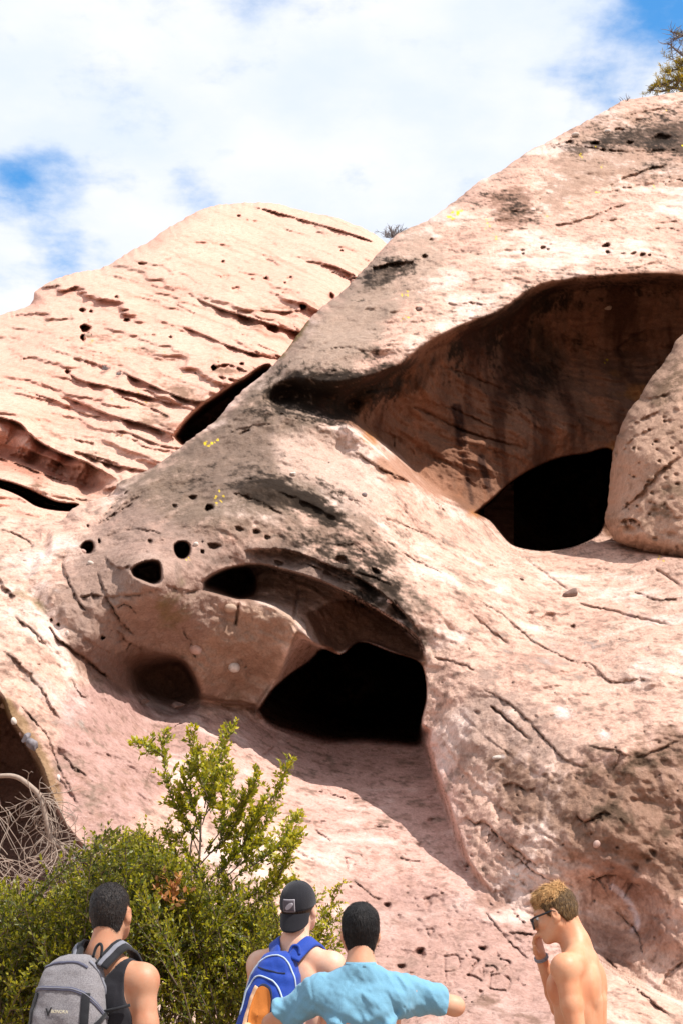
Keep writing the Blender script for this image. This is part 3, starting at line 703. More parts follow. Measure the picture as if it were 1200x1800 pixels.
A.blend(A.mask_poly([(850, 340), (920, 320), (940, 370), (910, 400), (870, 390)], 20), (.25, .15, .105), n_c + .6 * n_s, .9, .3, .95, .8)
# reddish brown over the whole of the big hollow
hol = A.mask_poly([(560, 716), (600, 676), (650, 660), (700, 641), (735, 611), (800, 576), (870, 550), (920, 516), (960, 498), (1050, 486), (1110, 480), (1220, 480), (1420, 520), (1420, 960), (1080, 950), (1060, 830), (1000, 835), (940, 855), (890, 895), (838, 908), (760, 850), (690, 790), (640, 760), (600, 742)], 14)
A.blend(hol, RUSSET, n_c, .25, .2, .7, .92)
A.blend(A.mask_blobs([(700, 830, 60, 30, 30, .9), (760, 850, 50, 30, 30, .9), (960, 760, 70, 35, 0, .55), (1060, 600, 40, 30, 0, .5), (800, 770, 40, 30, 0, .4)]), (.36, .20, .13), n_c, .5, .3, .8, .8)
A.blend(A.mask_blobs([(1130, 690, 45, 22, 0, .9), (1085, 660, 25, 12, 20, .9), (1070, 790, 30, 25, 0, .7), (830, 905, 20, 14, 0, .8), (650, 770, 30, 16, 40, .8), (700, 835, 25, 12, 40, .5)]), OCHRE, n_c, .7, .4, .9, .7)
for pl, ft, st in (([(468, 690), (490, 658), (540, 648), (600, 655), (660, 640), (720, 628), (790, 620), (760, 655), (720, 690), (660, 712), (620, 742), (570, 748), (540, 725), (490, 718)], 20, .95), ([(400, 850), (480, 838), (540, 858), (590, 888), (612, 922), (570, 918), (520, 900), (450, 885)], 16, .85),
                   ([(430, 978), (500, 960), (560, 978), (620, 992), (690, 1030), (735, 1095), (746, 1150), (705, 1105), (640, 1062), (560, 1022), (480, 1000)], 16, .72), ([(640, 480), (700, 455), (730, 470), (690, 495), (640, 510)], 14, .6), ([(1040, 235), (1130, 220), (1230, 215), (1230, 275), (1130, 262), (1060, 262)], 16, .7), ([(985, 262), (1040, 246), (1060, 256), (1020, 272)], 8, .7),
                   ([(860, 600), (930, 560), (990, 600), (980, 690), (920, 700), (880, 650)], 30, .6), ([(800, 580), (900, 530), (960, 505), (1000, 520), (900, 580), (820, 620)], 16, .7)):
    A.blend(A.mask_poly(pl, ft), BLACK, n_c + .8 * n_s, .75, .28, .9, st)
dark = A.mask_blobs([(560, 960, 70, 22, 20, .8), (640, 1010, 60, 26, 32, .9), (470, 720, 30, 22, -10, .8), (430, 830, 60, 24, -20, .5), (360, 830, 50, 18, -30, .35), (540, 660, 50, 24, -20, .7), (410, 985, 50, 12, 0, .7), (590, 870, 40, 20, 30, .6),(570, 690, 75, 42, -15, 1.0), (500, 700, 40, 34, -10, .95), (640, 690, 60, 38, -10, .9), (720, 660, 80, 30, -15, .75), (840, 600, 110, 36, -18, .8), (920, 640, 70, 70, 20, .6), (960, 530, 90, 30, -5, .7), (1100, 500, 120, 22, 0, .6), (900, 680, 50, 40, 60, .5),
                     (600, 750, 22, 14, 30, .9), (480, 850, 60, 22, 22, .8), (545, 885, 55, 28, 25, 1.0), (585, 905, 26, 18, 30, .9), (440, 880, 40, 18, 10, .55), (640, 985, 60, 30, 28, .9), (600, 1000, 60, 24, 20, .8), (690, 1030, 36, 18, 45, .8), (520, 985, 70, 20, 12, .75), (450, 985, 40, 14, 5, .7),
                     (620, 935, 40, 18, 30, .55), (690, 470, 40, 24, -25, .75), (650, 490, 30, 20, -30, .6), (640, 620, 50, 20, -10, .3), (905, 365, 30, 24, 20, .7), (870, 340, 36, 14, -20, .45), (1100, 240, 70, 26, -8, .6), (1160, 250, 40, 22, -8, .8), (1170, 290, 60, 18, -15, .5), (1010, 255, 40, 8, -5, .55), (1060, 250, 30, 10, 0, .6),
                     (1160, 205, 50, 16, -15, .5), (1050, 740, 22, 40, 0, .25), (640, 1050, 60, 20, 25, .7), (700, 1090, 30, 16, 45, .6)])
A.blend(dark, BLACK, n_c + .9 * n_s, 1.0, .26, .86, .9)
for ln, w_, st in [([(798, 705), (806, 745), (812, 790)], 12, 1.0), ([(812, 790), (818, 830), (822, 860)], 8, .8), ([(842, 795), (850, 830), (862, 870)], 8, .9), ([(822, 850), (830, 890)], 7, .6), ([(775, 650), (780, 700), (790, 770)], 16, .4), ([(905, 580), (930, 640), (960, 690)], 20, .5), ([(870, 690), (890, 760)], 14, .35)]:
    A.blend(A.mask_line(ln, w_, st), (.055, .028, .022), n_c, .3, .25, .8, .9)
streak = fbm(np.stack([W[..., 0] * 2.2, W[..., 1] * .6, W[..., 2] * .35], -1) + 3, 4, .55)
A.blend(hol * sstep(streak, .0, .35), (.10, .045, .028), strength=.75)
A.blend(hol * sstep(-streak + .3 * n_s, .05, .4), (.34, .17, .10), strength=.5)
# nose, lower ramp and left recess darkened: their shade put into the colour
A.blend(A.mask_poly([(110, 1010), (150, 940), (230, 880), (330, 930), (480, 960), (600, 1010), (560, 1060), (420, 1060), (330, 1140), (240, 1130), (160, 1150), (110, 1090)], 45), (.30, .215, .175), n_c + .3 * n_s, .6, .15, .85, .7)
A.blend(A.mask_poly([(600, 1560), (720, 1540), (860, 1600), (960, 1680), (1010, 1840), (560, 1840)], 60), (.36, .235, .195), n_c + .4 * n_s, .6, .2, .85, .6)
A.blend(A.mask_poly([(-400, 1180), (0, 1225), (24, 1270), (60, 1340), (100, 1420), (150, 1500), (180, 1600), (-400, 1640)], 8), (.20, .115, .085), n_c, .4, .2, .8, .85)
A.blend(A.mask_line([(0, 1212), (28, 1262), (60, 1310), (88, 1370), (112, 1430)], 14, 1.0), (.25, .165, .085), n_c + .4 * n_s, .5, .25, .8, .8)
# dark speckled brown along the lower right flank
A.blend(A.mask_poly([(860, 1330), (960, 1350), (1040, 1345), (1100, 1325), (1210, 1285), (1400, 1280), (1400, 1560), (1200, 1590), (1080, 1530), (990, 1500), (900, 1420)], 50), (.26, .165, .115), n_c + .7 * n_s, .9, .12, .85, .85)
A.blend(A.mask_blobs([(1150, 1340, 60, 22, -10, .9), (1080, 1440, 60, 22, 20, .75), (1170, 1450, 50, 40, 20, .7), (1010, 1370, 40, 18, 20, .6), (1120, 1500, 70, 24, 15, .6), (1190, 1380, 30, 40, 0, .7), (950, 1320, 40, 14, 35, .5), (1000, 1440, 40, 16, 20, .5)]), (.09, .06, .038), n_c + .9 * n_s, 1.2, .4, 1.1, .75)
A.blend(A.mask_blobs([(860, 1770, 70, 30, 30, .7), (930, 1790, 60, 20, 20, .6), (1150, 1700, 60, 30, 30, .5), (1080, 1690, 40, 30, 20, .5), (850, 1420, 60, 20, 40, .4), (820, 1330, 40, 16, 60, .3), (660, 1660, 30, 20, 0, .4), (670, 1620, 40, 20, 20, .3)]), (.22, .14, .10), n_c + .7 * n_s, .9, .35, .9, .7)
A.blend(A.mask_blobs([(1100, 1560, 90, 60, 20, .6), (1060, 1660, 70, 50, 20, .6), (960, 1600, 60, 40, 40, .5), (1150, 1640, 60, 50, 0, .6), (880, 1590, 40, 40, 40, .5), (940, 1480, 60, 40, 30, .3)]), (.31, .19, .145), n_c + .3 * n_s, .6, .1, .7, .85)
A.blend(A.mask_blobs([(300, 1080, 40, 50, 20, .8), (240, 1085, 25, 25, 0, .5), (40, 1040, 30, 18, 30, .6), (70, 1065, 30, 12, 40, .7), (15, 1240, 18, 22, 30, .7), (150, 1250, 40, 30, 40, .3), (420, 1215, 25, 18, 30, .5)]), OLIVE, n_c, .8, .35, .9, .6)
A.blend(A.mask_line([(545, 555), (515, 590), (485, 630)], 12, .9), (.17, .115, .03), n_c, .6, .3, .8, .8)
A.blend(A.mask_blobs([(60, 990, 60, 40, 0, .6), (100, 1230, 60, 30, 45, .7), (990, 1250, 24, 12, 20, 1), (1060, 1290, 20, 12, 30, .9), (880, 1330, 8, 4, 0, 1), (600, 1500, 60, 14, 25, .25), (700, 1540, 40, 8, 25, .3), (1000, 1150, 140, 40, 10, .4), (860, 960, 90, 20, 25, .3)]), WHITE, n_c + .5 * n_s, .8, .3, 1.1, .42)  # pale patches; the small ones on the right body are painted soft glare
A.blend(A.mask_line([(1065, 1550), (1095, 1575), (1115, 1605), (1118, 1630), (1100, 1640)], 9, .9), (.62, .57, .58), n_c, .5, .3, .9, .65)
A.blend(A.mask_blobs([(1105, 1082, 10, 8, -30, 1), (1140, 1090, 22, 14, 30, .7), (1135, 1138, 8, 8, 0, .7), (1000, 1245, 6, 4, 0, 0)]), (.33, .22, .2), n_c, .6, .35, .8, .6)
A.blend(A.lichen([(802, 381, 12, 8, -25, 1), (856, 392, 5, 8, 20, .7), (872, 414, 8, 5, 0, .6), (709, 517, 5, 5, 0, 1), (712, 560, 7, 3, 0, .7), (367, 777, 8, 5, -25, 1.1), (381, 873, 6, 6, 40, 1), (380, 885, 4, 4, 0, .8), (333, 981, 6, 4, -30, 1), (1160, 982, 4, 5, 0, .6), (1148, 330, 5, 3, 0, .7), (1050, 338, 7, 2.5, -10, .7), (1016, 274, 4, 4, 0, .9),
                      (1060, 290, 6, 4, -40, .6), (998, 352, 6, 4, -20, .6), (1045, 255, 4, 4, 0, .7), (1170, 195, 6, 3, 0, .7), (1195, 255, 6, 3, 0, .7), (1064, 633, 5, 3, 40, .8), (962, 381, 6, 3, 0, .5)]), YELLOW, n_s, .5, .4, .7, .92)

SKY_A = curve_pts([(-430, 900), (-100, 905), (0, 906), (50, 912), (100, 916), (112, 912), (124, 898), (150, 885), (190, 872), (203, 866), (206, 850), (232, 838), (268, 822), (300, 800), (338, 770), (380, 738), (420, 692), (450, 668), (480, 642), (512, 604), (530, 578), (560, 545), (590, 522), (612, 502), (640, 472), (664, 446),
                   (690, 418), (715, 402), (745, 390), (768, 376), (800, 352), (830, 328), (850, 314), (880, 300), (930, 264), (960, 250), (1000, 228), (1045, 205), (1075, 188), (1095, 177), (1130, 171), (1165, 166), (1200, 162), (1400, 150), (1640, 160)], 5, 0.7, 11)
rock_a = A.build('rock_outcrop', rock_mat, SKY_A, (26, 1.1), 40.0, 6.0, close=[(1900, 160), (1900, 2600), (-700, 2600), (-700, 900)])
tag(rock_a, 'large weathered sandstone outcrop with two dark caves and a shaded hollow', 'rock outcrop', kind='structure')

# ================================================================== REAR DOME
B = Relief(axis(-420, 900, -12, 700, STEP), axis(330, 1100, 345, 930, STEP))
B.D[:] = tps([(-300, 900, 20), (-300, 600, 29), (0, 890, 20), (150, 880, 20.5), (200, 850, 21), (0, 800, 21.5), (0, 740, 22.3), (200, 720, 23), (330, 780, 21.8), (100, 600, 27), (300, 600, 26.5), (450, 640, 25), (0, 560, 30.5), (65, 520, 32), (200, 480, 32.5), (300, 420, 34.5), (450, 375, 38),
              (560, 400, 37), (650, 430, 35), (400, 500, 30.5), (550, 520, 29.5), (500, 570, 28), (620, 600, 30), (300, 520, 30), (200, 560, 28.5), (100, 690, 24.3), (300, 690, 24), (700, 440, 36), (850, 500, 36), (600, 800, 25), (800, 800, 28), (300, 1000, 18.5), (-300, 1000, 18.5), (700, 1000, 22)], B.X, B.Y)
BL = [([(415, 365), (440, 363), (480, 372), (530, 386), (580, 400), (630, 416), (680, 434)], 1.3, 10, 16), ([(405, 382), (450, 388), (500, 402), (560, 420)], .35, 7, 14), ([(335, 425), (380, 428), (412, 434)], .4, 8, 14), ([(430, 420), (490, 430), (570, 452)], .2, 7, 12),
      ([(340, 522), (380, 540), (420, 553), (470, 568), (510, 580), (560, 590)], 1.9, 20, 34), ([(400, 550), (440, 545), (500, 548), (560, 540)], .6, 14, 20), ([(310, 570), (360, 590), (400, 607), (440, 620), (500, 632)], .9, 14, 24), ([(125, 628), (160, 636), (190, 650)], .6, 9, 16),
      ([(118, 652), (140, 668), (190, 680), (240, 692), (290, 706), (330, 716)], 1.1, 14, 24), ([(210, 652), (250, 670), (300, 692), (350, 706), (420, 700)], 1.1, 16, 26), ([(95, 690), (150, 712), (200, 732), (250, 745), (300, 762), (340, 776)], 1.1, 16, 26), ([(195, 755), (230, 762), (280, 782), (330, 790)], .6, 10, 18),
      ([(-20, 730), (30, 742), (50, 760), (72, 778), (110, 797), (150, 812), (210, 845)], 2.2, 30, 22), ([(30, 780), (60, 795), (110, 815), (120, 830)], .7, 16, 18), ([(-20, 800), (30, 815), (80, 835), (130, 850)], .6, 16, 18), ([(150, 800), (190, 815), (240, 825), (264, 830)], .8, 12, 18), ([(120, 790), (180, 806), (215, 818)], .5, 8, 14),
      ([(195, 695), (230, 702), (290, 728), (310, 740)], .5, 12, 16), ([(370, 648), (400, 640), (440, 655)], .7, 12, 16), ([(380, 660), (420, 668), (450, 662)], .6, 12, 14), ([(275, 560), (330, 585), (300, 580)], .2, 6, 10), ([(50, 690), (100, 705), (150, 728), (195, 735)], .5, 9, 16),
      ([(230, 510), (300, 530), (360, 560)], .25, 8, 16), ([(160, 478), (200, 485), (260, 500), (330, 515)], .3, 8, 20), ([(60, 530), (120, 540), (180, 545)], .2, 8, 16), ([(120, 770), (170, 780)], .3, 8, 12), ([(0, 860), (50, 872), (110, 905)], .0, 8, 12), ([(560, 470), (610, 485), (650, 492)], .35, 8, 14), ([(440, 445), (480, 450), (500, 458)], .3, 8, 10),
      ([(605, 455), (640, 466)], .25, 6, 10), ([(590, 480), (620, 492)], .3, 6, 10), ([(220, 590), (260, 588), (300, 586)], .3, 6, 10), ([(-10, 905), (30, 918), (60, 922)], .3, 4, 8), ([(60, 600), (110, 620), (150, 630)], .15, 8, 14), ([(-10, 660), (60, 670), (110, 690)], .2, 10, 20)]
for pts, dep, be, ab in BL:
    if dep: B.ledge(pts, dep * 0.50, be * 1.2, ab, 0.3, wob=.35)
B.region([(302, 766), (322, 738), (350, 712), (385, 688), (425, 664), (480, 646), (480, 800), (360, 800), (315, 784)], 33.0, 18)
B.sink([(-60, 742), (30, 752), (60, 776), (110, 800), (160, 816), (208, 850), (150, 892), (60, 852), (-60, 836)], 1.2, 52)
B.region([(-60, 828), (0, 842), (30, 850), (60, 862), (100, 880), (140, 886), (130, 900), (90, 898), (60, 890), (35, 874), (0, 860), (-60, 850)], 25.5, 8)
for p in [(150, 578, 10, 8, 0, 1.0), (146, 594, 5, 7, 0, .9), (156, 590, 5, 4, 0, .4), (145, 546, 6, 4, 0, .5), (160, 548, 4, 3, 0, .4), (205, 523, 5, 3, 0, .4), (223, 563, 7, 3, 0, .5), (300, 593, 3, 2.5, 0, .4), (119, 654, 5, 4, 0, .5), (250, 464, 8, 2.5, -5, .4), (376, 647, 5, 5, 0, .7), (425, 640, 4, 3, 0, .5), (533, 540, 6, 5, 0, .9),
          (480, 578, 12, 7, 20, .5), (395, 488, 10, 5, -20, .2), (415, 508, 8, 4, -10, .25), (443, 492, 5, 3, 0, .2), (468, 490, 5, 4, 0, .25), (508, 491, 7, 5, -30, .25), (475, 462, 16, 6, 15, .25), (392, 461, 4, 3, 0, .3), (600, 441, 4, 2, 0, .4), (420, 380, 4, 2, 0, .4), (582, 522, 6, 7, 0, .5), (500, 498, 3, 3, 0, .3)]:
    B.pit(*p)
for _ in range(140):
    x, y = _r.uniform(0, 600), _r.uniform(400, 880); r = _r.uniform(1.2, 2.6)
    B.pit(x, y, r * _r.uniform(1, 2), r, 15, _r.uniform(.03, .1), .8)
W = B.world()
n_big = fbm(W * 0.3, 3); n_mid = fbm(W * 1.1 + 5, 4, 0.55)
sl = B.Y - 0.36 * B.X - 0.0002 * (B.X - 300) ** 2
bed = fbm(np.stack([sl * 0.05 + 0.9 * n_mid, B.X * 0.0016, B.Y * 0.0], -1), 4, 0.6)
bed2 = fbm(np.stack([sl * 0.13 + 0.6 * n_mid, B.X * 0.005 + 9, B.Y * 0.0], -1), 2, 0.6)
ph = sl / 66.0 + .55 * n_big + .35 * n_mid; fr = ph - np.floor(ph); lay = np.floor(ph)
amp = sstep(fbm(np.stack([lay * 3.7, B.X * .004, 0 * B.X], -1), 2), -.25, .25)
B.D -= .75 * amp * fr ** 1.3 * (1 - sstep(fr, .86, 1.0)) * (.65 + .35 * np.sin(lay * 2.3))
ph2 = sl / 23.0 + .8 * n_mid + .3 * n_big; fr2 = ph2 - np.floor(ph2)
B.D -= .09 * sstep(fbm(np.stack([np.floor(ph2) * 5.1, B.X * .006, 0 * B.X], -1), 2), -.1, .3) * fr2 * (1 - sstep(fr2, .8, 1.0)) * 1.6
B.D += 0.4 * n_big + 0.25 * n_mid + 0.13 * bed + 0.03 * bed2 + 0.05 * fbm(W * 5, 3)
B.paint_start(SALMON)
n_c = fbm(W * 1.9 + 70, 5, 0.6); n_d = fbm(W * 0.5 + 40, 4, 0.55); n_s = fbm(W * 7 + 9, 3, 0.65)
B.blend(sstep(n_d + .3 * bed, -.3, .4) * .7, (0.56, 0.395, 0.31))
B.blend(sstep(bed2 + .4 * n_c, .1, .5) * .4, (0.44, 0.25, 0.18))
B.blend(sstep(n_c + .5 * n_s, .25, .6) * sstep(n_d, -.2, .3) * .55, (.26, .18, .13))
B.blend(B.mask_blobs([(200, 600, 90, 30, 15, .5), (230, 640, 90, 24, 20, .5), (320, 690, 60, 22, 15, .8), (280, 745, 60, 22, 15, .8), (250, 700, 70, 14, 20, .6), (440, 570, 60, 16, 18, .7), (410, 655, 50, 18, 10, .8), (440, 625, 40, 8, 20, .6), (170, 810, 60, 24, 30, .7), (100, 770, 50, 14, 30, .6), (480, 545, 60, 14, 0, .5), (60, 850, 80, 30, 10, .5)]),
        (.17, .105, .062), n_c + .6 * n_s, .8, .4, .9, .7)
B.blend(B.mask_blobs([(60, 815, 120, 34, 14, .9), (150, 850, 60, 24, 14, .8), (310, 750, 30, 20, 0, .6), (480, 590, 60, 14, 18, .6)]), (.38, .19, .13), n_c, .4, .3, .8, .75)
B.blend(B.lichen([(162, 602, 5, 4, 0, 1), (215, 614, 9, 3, -10, .8), (245, 688, 6, 5, 0, .9), (250, 710, 5, 4, 0, 1), (322, 657, 4, 4, 0, .7), (205, 700, 10, 4, 0, .6), (460, 545, 5, 2.5, 0, .8), (290, 620, 5, 3, 0, .5), (215, 765, 6, 2, 0, .7), (395, 630, 8, 3, 0, .5)]), (.5, .30, .04), n_s, .5, .4, .8, .8)
SKY_B = curve_pts([(-430, 640), (-100, 582), (0, 554), (30, 545), (57, 533), (62, 514), (80, 500), (104, 488), (140, 478), (172, 474), (200, 460), (232, 440), (262, 425), (290, 404), (322, 386), (350, 370), (376, 362), (410, 358), (450, 356), (480, 357), (502, 362), (530, 370), (560, 376), (590, 382), (615, 392), (645, 404), (672, 422), (700, 450), (760, 520), (920, 640)], 5, 0.6, 12)
rock_b = B.build('rock_dome', rock_mat, SKY_B, (24, 2.2), 40.0, 9.0, close=[(1200, 640), (1200, 2000), (-700, 2000), (-700, 640)])
tag(rock_b, 'pale pink layered sandstone dome behind the outcrop under the sky', 'rock dome', kind='structure')

# ================================================================== BOULDER in front of the hollow, right
Cb = Relief(axis(1050, 1560, 1060, 1215, STEP), axis(560, 1080, 575, 1000, STEP))
Cb.D[:] = tps([(1080, 800, 17.9), (1075, 860, 17.8), (1078, 930, 17.3), (1150, 660, 18.2), (1200, 600, 18.4), (1120, 720, 18.0), (1120, 800, 17.3), (1130, 880, 17.0), (1100, 950, 17.0), (1150, 970, 16.75), (1200, 985, 16.5), (1200, 720, 17.4), (1200, 820, 16.9), (1200, 900, 16.6), (1500, 600, 18.0), (1500, 800, 16.5), (1500, 1000, 15.6)], Cb.X, Cb.Y)
for pts, dep, be, ab in [([(1195, 690), (1160, 700), (1125, 730), (1110, 745)], .0, 8, 14), ([(1110, 745), (1130, 735), (1160, 722)], .3, 7, 12), ([(1080, 905), (1115, 875), (1140, 850), (1160, 825), (1200, 800)], .35, 9, 16), ([(1088, 920), (1100, 912), (1122, 918), (1130, 932)], .4, 12, 10), ([(1090, 800), (1110, 770), (1150, 752)], .2, 9, 14),
                         ([(1090, 950), (1130, 955), (1170, 965), (1200, 968)], .2, 9, 12), ([(1110, 690), (1140, 700), (1180, 690)], .2, 9, 12), ([(1165, 880), (1185, 905), (1200, 910)], .15, 8, 10)]:
    if dep: Cb.ledge(pts, dep * .45, be, ab, .2)
for p in [(1083, 798, 3.5, 9, 8, .25), (1104, 930, 14, 9, 10, .18), (1190, 715, 9, 7, 0, -.12), (1170, 860, 12, 8, 0, .1), (1150, 900, 10, 8, 0, .1), (1180, 940, 12, 7, 0, .1)]: Cb.pit(*p[:5], p[5] * .6, .8)
for _ in range(60):
    x, y = _r.uniform(1080, 1200), _r.uniform(640, 980); r = _r.uniform(1.5, 4)
    Cb.pit(x, y, r * 1.4, r, 0, _r.uniform(.03, .1), .7)
W = Cb.world(); n_c = fbm(W * 3.1 + 70, 5, 0.6); n_s = fbm(W * 11 + 9, 3, 0.65)
Cb.D += .14 * fbm(W * 1.2, 4) + .05 * fbm(W * 6, 3)
Cb.paint_start((0.42, 0.285, 0.21))
Cb.blend(sstep(n_c + .4 * n_s, -.05, .35), (.27, .18, .125), strength=.7)
Cb.blend(Cb.mask_blobs([(1160, 690, 50, 34, -30, .8), (1190, 640, 30, 30, 0, .8), (1130, 720, 20, 20, 0, .4), (1170, 890, 50, 34, 0, .7), (1190, 860, 30, 40, 0, .7), (1120, 960, 40, 10, 10, .4)]), (.2, .135, .09), n_c + .6 * n_s, .9, .35, .9, .75)
Cb.blend(Cb.mask_blobs([(1104, 930, 20, 10, 0, .9)]), (.36, .2, .12), n_c, .5, .3, .8, .8)
OUT_C = curve_pts([(1420, 480), (1300, 540), (1200, 588), (1178, 618), (1160, 645), (1140, 668), (1122, 700), (1104, 722), (1090, 752), (1078, 786), (1074, 815), (1070, 850), (1066, 890), (1062, 915), (1072, 938), (1082, 952), (1110, 962), (1150, 975), (1200, 987), (1300, 1000), (1600, 1040)], 5, .6, 5)[::-1]
# the whole outline is a rim: it rolls back all round
rock_c = Cb.build('boulder', rock_mat, OUT_C, (32, .9), 26.0, 2.2, close=[(1800, 480)] if OUT_C[0][1] > OUT_C[-1][1] else [])
tag(rock_c, 'rounded tan boulder with grey crust leaning beside the upper cave mouth', 'boulder')
print('rocks', time.time() - T0)
# ------------------------------------------------------------------ loose and embedded stones
def stone_mat(name, c0, c1):
    m, nt, b = new_mat(name, 0.8, c0, .3)
    t = nt.nodes.new('ShaderNodeTexCoord')
    n = N(nt, 'ShaderNodeTexNoise', Scale=14.0, Detail=6.0, Roughness=0.6); L(nt, t.outputs['Object'], n.inputs['Vector'])
    L(nt, mixc(nt, smooth(nt, n.outputs[0], .3, .7), c0, c1), b.inputs['Base Color'])
    bump(nt, b, n.outputs[0], .5, .02)
    return m


SM = {'white': stone_mat('pale_stone', (.62, .55, .49), (.46, .38, .32)), 'tan': stone_mat('tan_stone', (.46, .32, .24), (.36, .25, .18)), 'pink': stone_mat('pink_stone', (.50, .34, .28), (.40, .25, .20)),
      'dark': stone_mat('dark_stone', (.10, .085, .09), (.26, .23, .24)), 'brown': stone_mat('brown_stone', (.26, .17, .14), (.17, .11, .09)), 'grey': stone_mat('grey_stone', (.28, .22, .2), (.18, .14, .13))}


def depth_of(R, x, y):
    return float(R.D[min(np.searchsorted(R.ys, y), len(R.ys) - 1), min(np.searchsorted(R.xs, x), len(R.xs) - 1)])


def make_stone(name, x, y, rx, ry, rot, mat, label, cat, R=None, sharp=0.0, sink=0.3, group=None, depth=None):
    R = R or A
    d = depth if depth else depth_of(R, x, y)
    if name == 'pebble': sink = max(sink, .5) if rx < 9 else sink + .15
    c = atv(x, y, d - ry / FOCAL * d * (1 - 2 * sink))
    bpy_r = np.random.default_rng(int(x * 31 + y))
    n, k = (20, 13) if sharp > .5 else (14, 9)
    th = np.linspace(0, 2 * math.pi, n, endpoint=False); ph = np.linspace(0, math.pi, k)
    V = []
    for p in ph:
        for t in th: V.append((math.sin(p) * math.cos(t), math.sin(p) * math.sin(t), math.cos(p)))
    V = np.array(V)
    q = np.sign(V) * np.abs(V) ** (1 - .35 * sharp)
    q = q * (1 + .22 * fbm(V * 1.3 + x, 3)[:, None] + sharp * .25 * fbm(V * 2.5 + y, 2)[:, None])
    if sharp > .5:                                                 # broken faces
        for _ in range(9):
            n_ = bpy_r.normal(size=3); n_ /= np.linalg.norm(n_); q = q - np.maximum(0, q @ n_ - bpy_r.uniform(.35, .75))[:, None] * n_
    s = d / FOCAL
    cr, sr = math.cos(math.radians(-rot)), math.sin(math.radians(-rot))
    X, Y, Z = q[:, 0] * rx * s, q[:, 1] * (rx + ry) / 2 * s, q[:, 2] * ry * s
    P = np.stack([X * cr - Z * sr, Y, X * sr + Z * cr], -1)
    f = [(i * n + j, (i + 1) * n + j, (i + 1) * n + (j + 1) % n, i * n + (j + 1) % n) for i in range(k - 1) for j in range(n)]
    o = mesh_np(name, P, np.array(f), SM[mat], smooth_shade=sharp < .5)
    o.location = c
    tag(o, label, cat, group)
    return o


PB = 'pebbles set in the sandstone'
for a in [(412, 1173, 10.5, 9.5, 15, 'white', 'largest white round pebble sticking out of the facet left of the lower cave', .0, .15), (405, 1069, 12, 8, 5, 'tan', 'flat oval tan pebble just under the third dark hole', .0, .2), (345, 1141, 12, 10, 30, 'pink', 'pinkish rounded knob of stone above the small hollow', .0, .5),
          (684, 1057, 6, 6, 0, 'pink', 'small pink pebble at the tip of the lintel crack above the lower cave', .0, .2), (515, 833, 8, 7, -30, 'white', 'pale angular chip set in the dark upper left crust', .7, .3), (472, 946, 5, 4, 0, 'white', 'tiny pale pebble beside the pits above the lower cave', .0, .2), (345, 957, 5, 5, 0, 'white', 'tiny pale pebble touching the round eye hole', .0, .2),
          (146, 970, 6, 5, 0, 'pink', 'round pebble lodged inside the leftmost pit', .0, .1), (160, 990, 6, 4, 20, 'white', 'pale pebble just below the leftmost pit', .2, .2), (119, 1113, 3, 5, 0, 'white', 'small upright pale pebble on the left side of the nose', .2, .2), (1067, 541, 8, 6, 0, 'tan', 'smooth tan pebble in the roof of the shaded hollow', .0, .2), (735, 545, 7, 6, -30, 'brown', 'small brown pebble on the sunlit brow', .0, .2),
          (938, 812, 0, 0, 0, 'tan', '', 0, 0), (640, 870, 5, 5, 0, 'grey', 'small grey pebble on the ridge left of the upper cave', .0, .2), (615, 878, 5, 4, 0, 'brown', 'small brown pebble beside a short crack on the ridge', .0, .2), (1045, 227, 0, 0, 0, 'white', '', 0, 0),
          (25, 1268, 5, 7, -20, 'white', 'pink white pebble in the brown edge of the left slab', .0, .2), (104, 1369, 4, 8, -15, 'white', 'thin pale pebble standing in the lower slab edge', .0, .2), (908, 1539, 4, 4, 0, 'white', 'tiny pale pebble above the shirtless man', .0, .2), (872, 1332, 8, 4, -5, 'white', 'small bright white chip on the right flank', .4, .2),
          (1048, 1484, 6, 7, 30, 'pink', 'pinkish pebble in the dark lower right flank', .2, .3), (7, 1241, 6, 5, 0, 'tan', 'tan pebble at the very top of the brown slab edge', .0, .3), (38, 1290, 4, 4, 0, 'pink', 'tiny pink pebble just above the dark angular stone', .0, .2), (1010, 237, 8, 4, -10, 'white', 'pale flat pebble on the skyline crust left of the others', .2, .2), (1067, 231, 6, 4, 0, 'white', 'pale flat pebble in the crust near the summit', .2, .2)]:
    if a[2]: make_stone('pebble', *a[:6], a[6], 'pebble', sharp=a[7], sink=a[8], group=PB)
make_stone('rock_fragment', 1000, 1045, 15, 9, -25, 'brown', 'dark flat rock fragment on the bright slope below the upper cave', 'rock', sharp=.8, sink=.1)
make_stone('rock_fragment', 55, 1309, 12, 12, 20, 'dark', 'dark grey angular stone with a shiny face in the edge of the left slab', 'rock', sharp=.8, sink=.0)
make_stone('rock_fragment', 46, 1296, 10, 10, 0, 'dark', 'rough dark stone just above the shiny angular one', 'rock', sharp=.7, sink=.3)
make_stone('rock_fragment', 258, 1233, 11, 6, 0, 'brown', 'small blocky grey stone in the low hollow under the nose', 'rock', sharp=.9, sink=.0, depth=15.25)
make_stone('rock_fragment', 312, 1240, 18, 8, -8, 'brown', 'wide lumpy grey stone in the low hollow beside the chin', 'rock', sharp=.7, sink=.0, depth=15.6)
make_stone('rock_fragment', 818, 1520, 13, 8, -10, 'pink', 'pink wedge of rock where the ramp meets the right flank', 'rock', sharp=.6, sink=.5)
make_stone('rock_fragment', 155, 592, 8, 6, -35, 'tan', 'tan cobble resting in the dark pocket of the rear dome', 'rock', R=B, sharp=.2, sink=.2)
# ------------------------------------------------------------------ people: bodies grown as one implicit surface
import openvdb


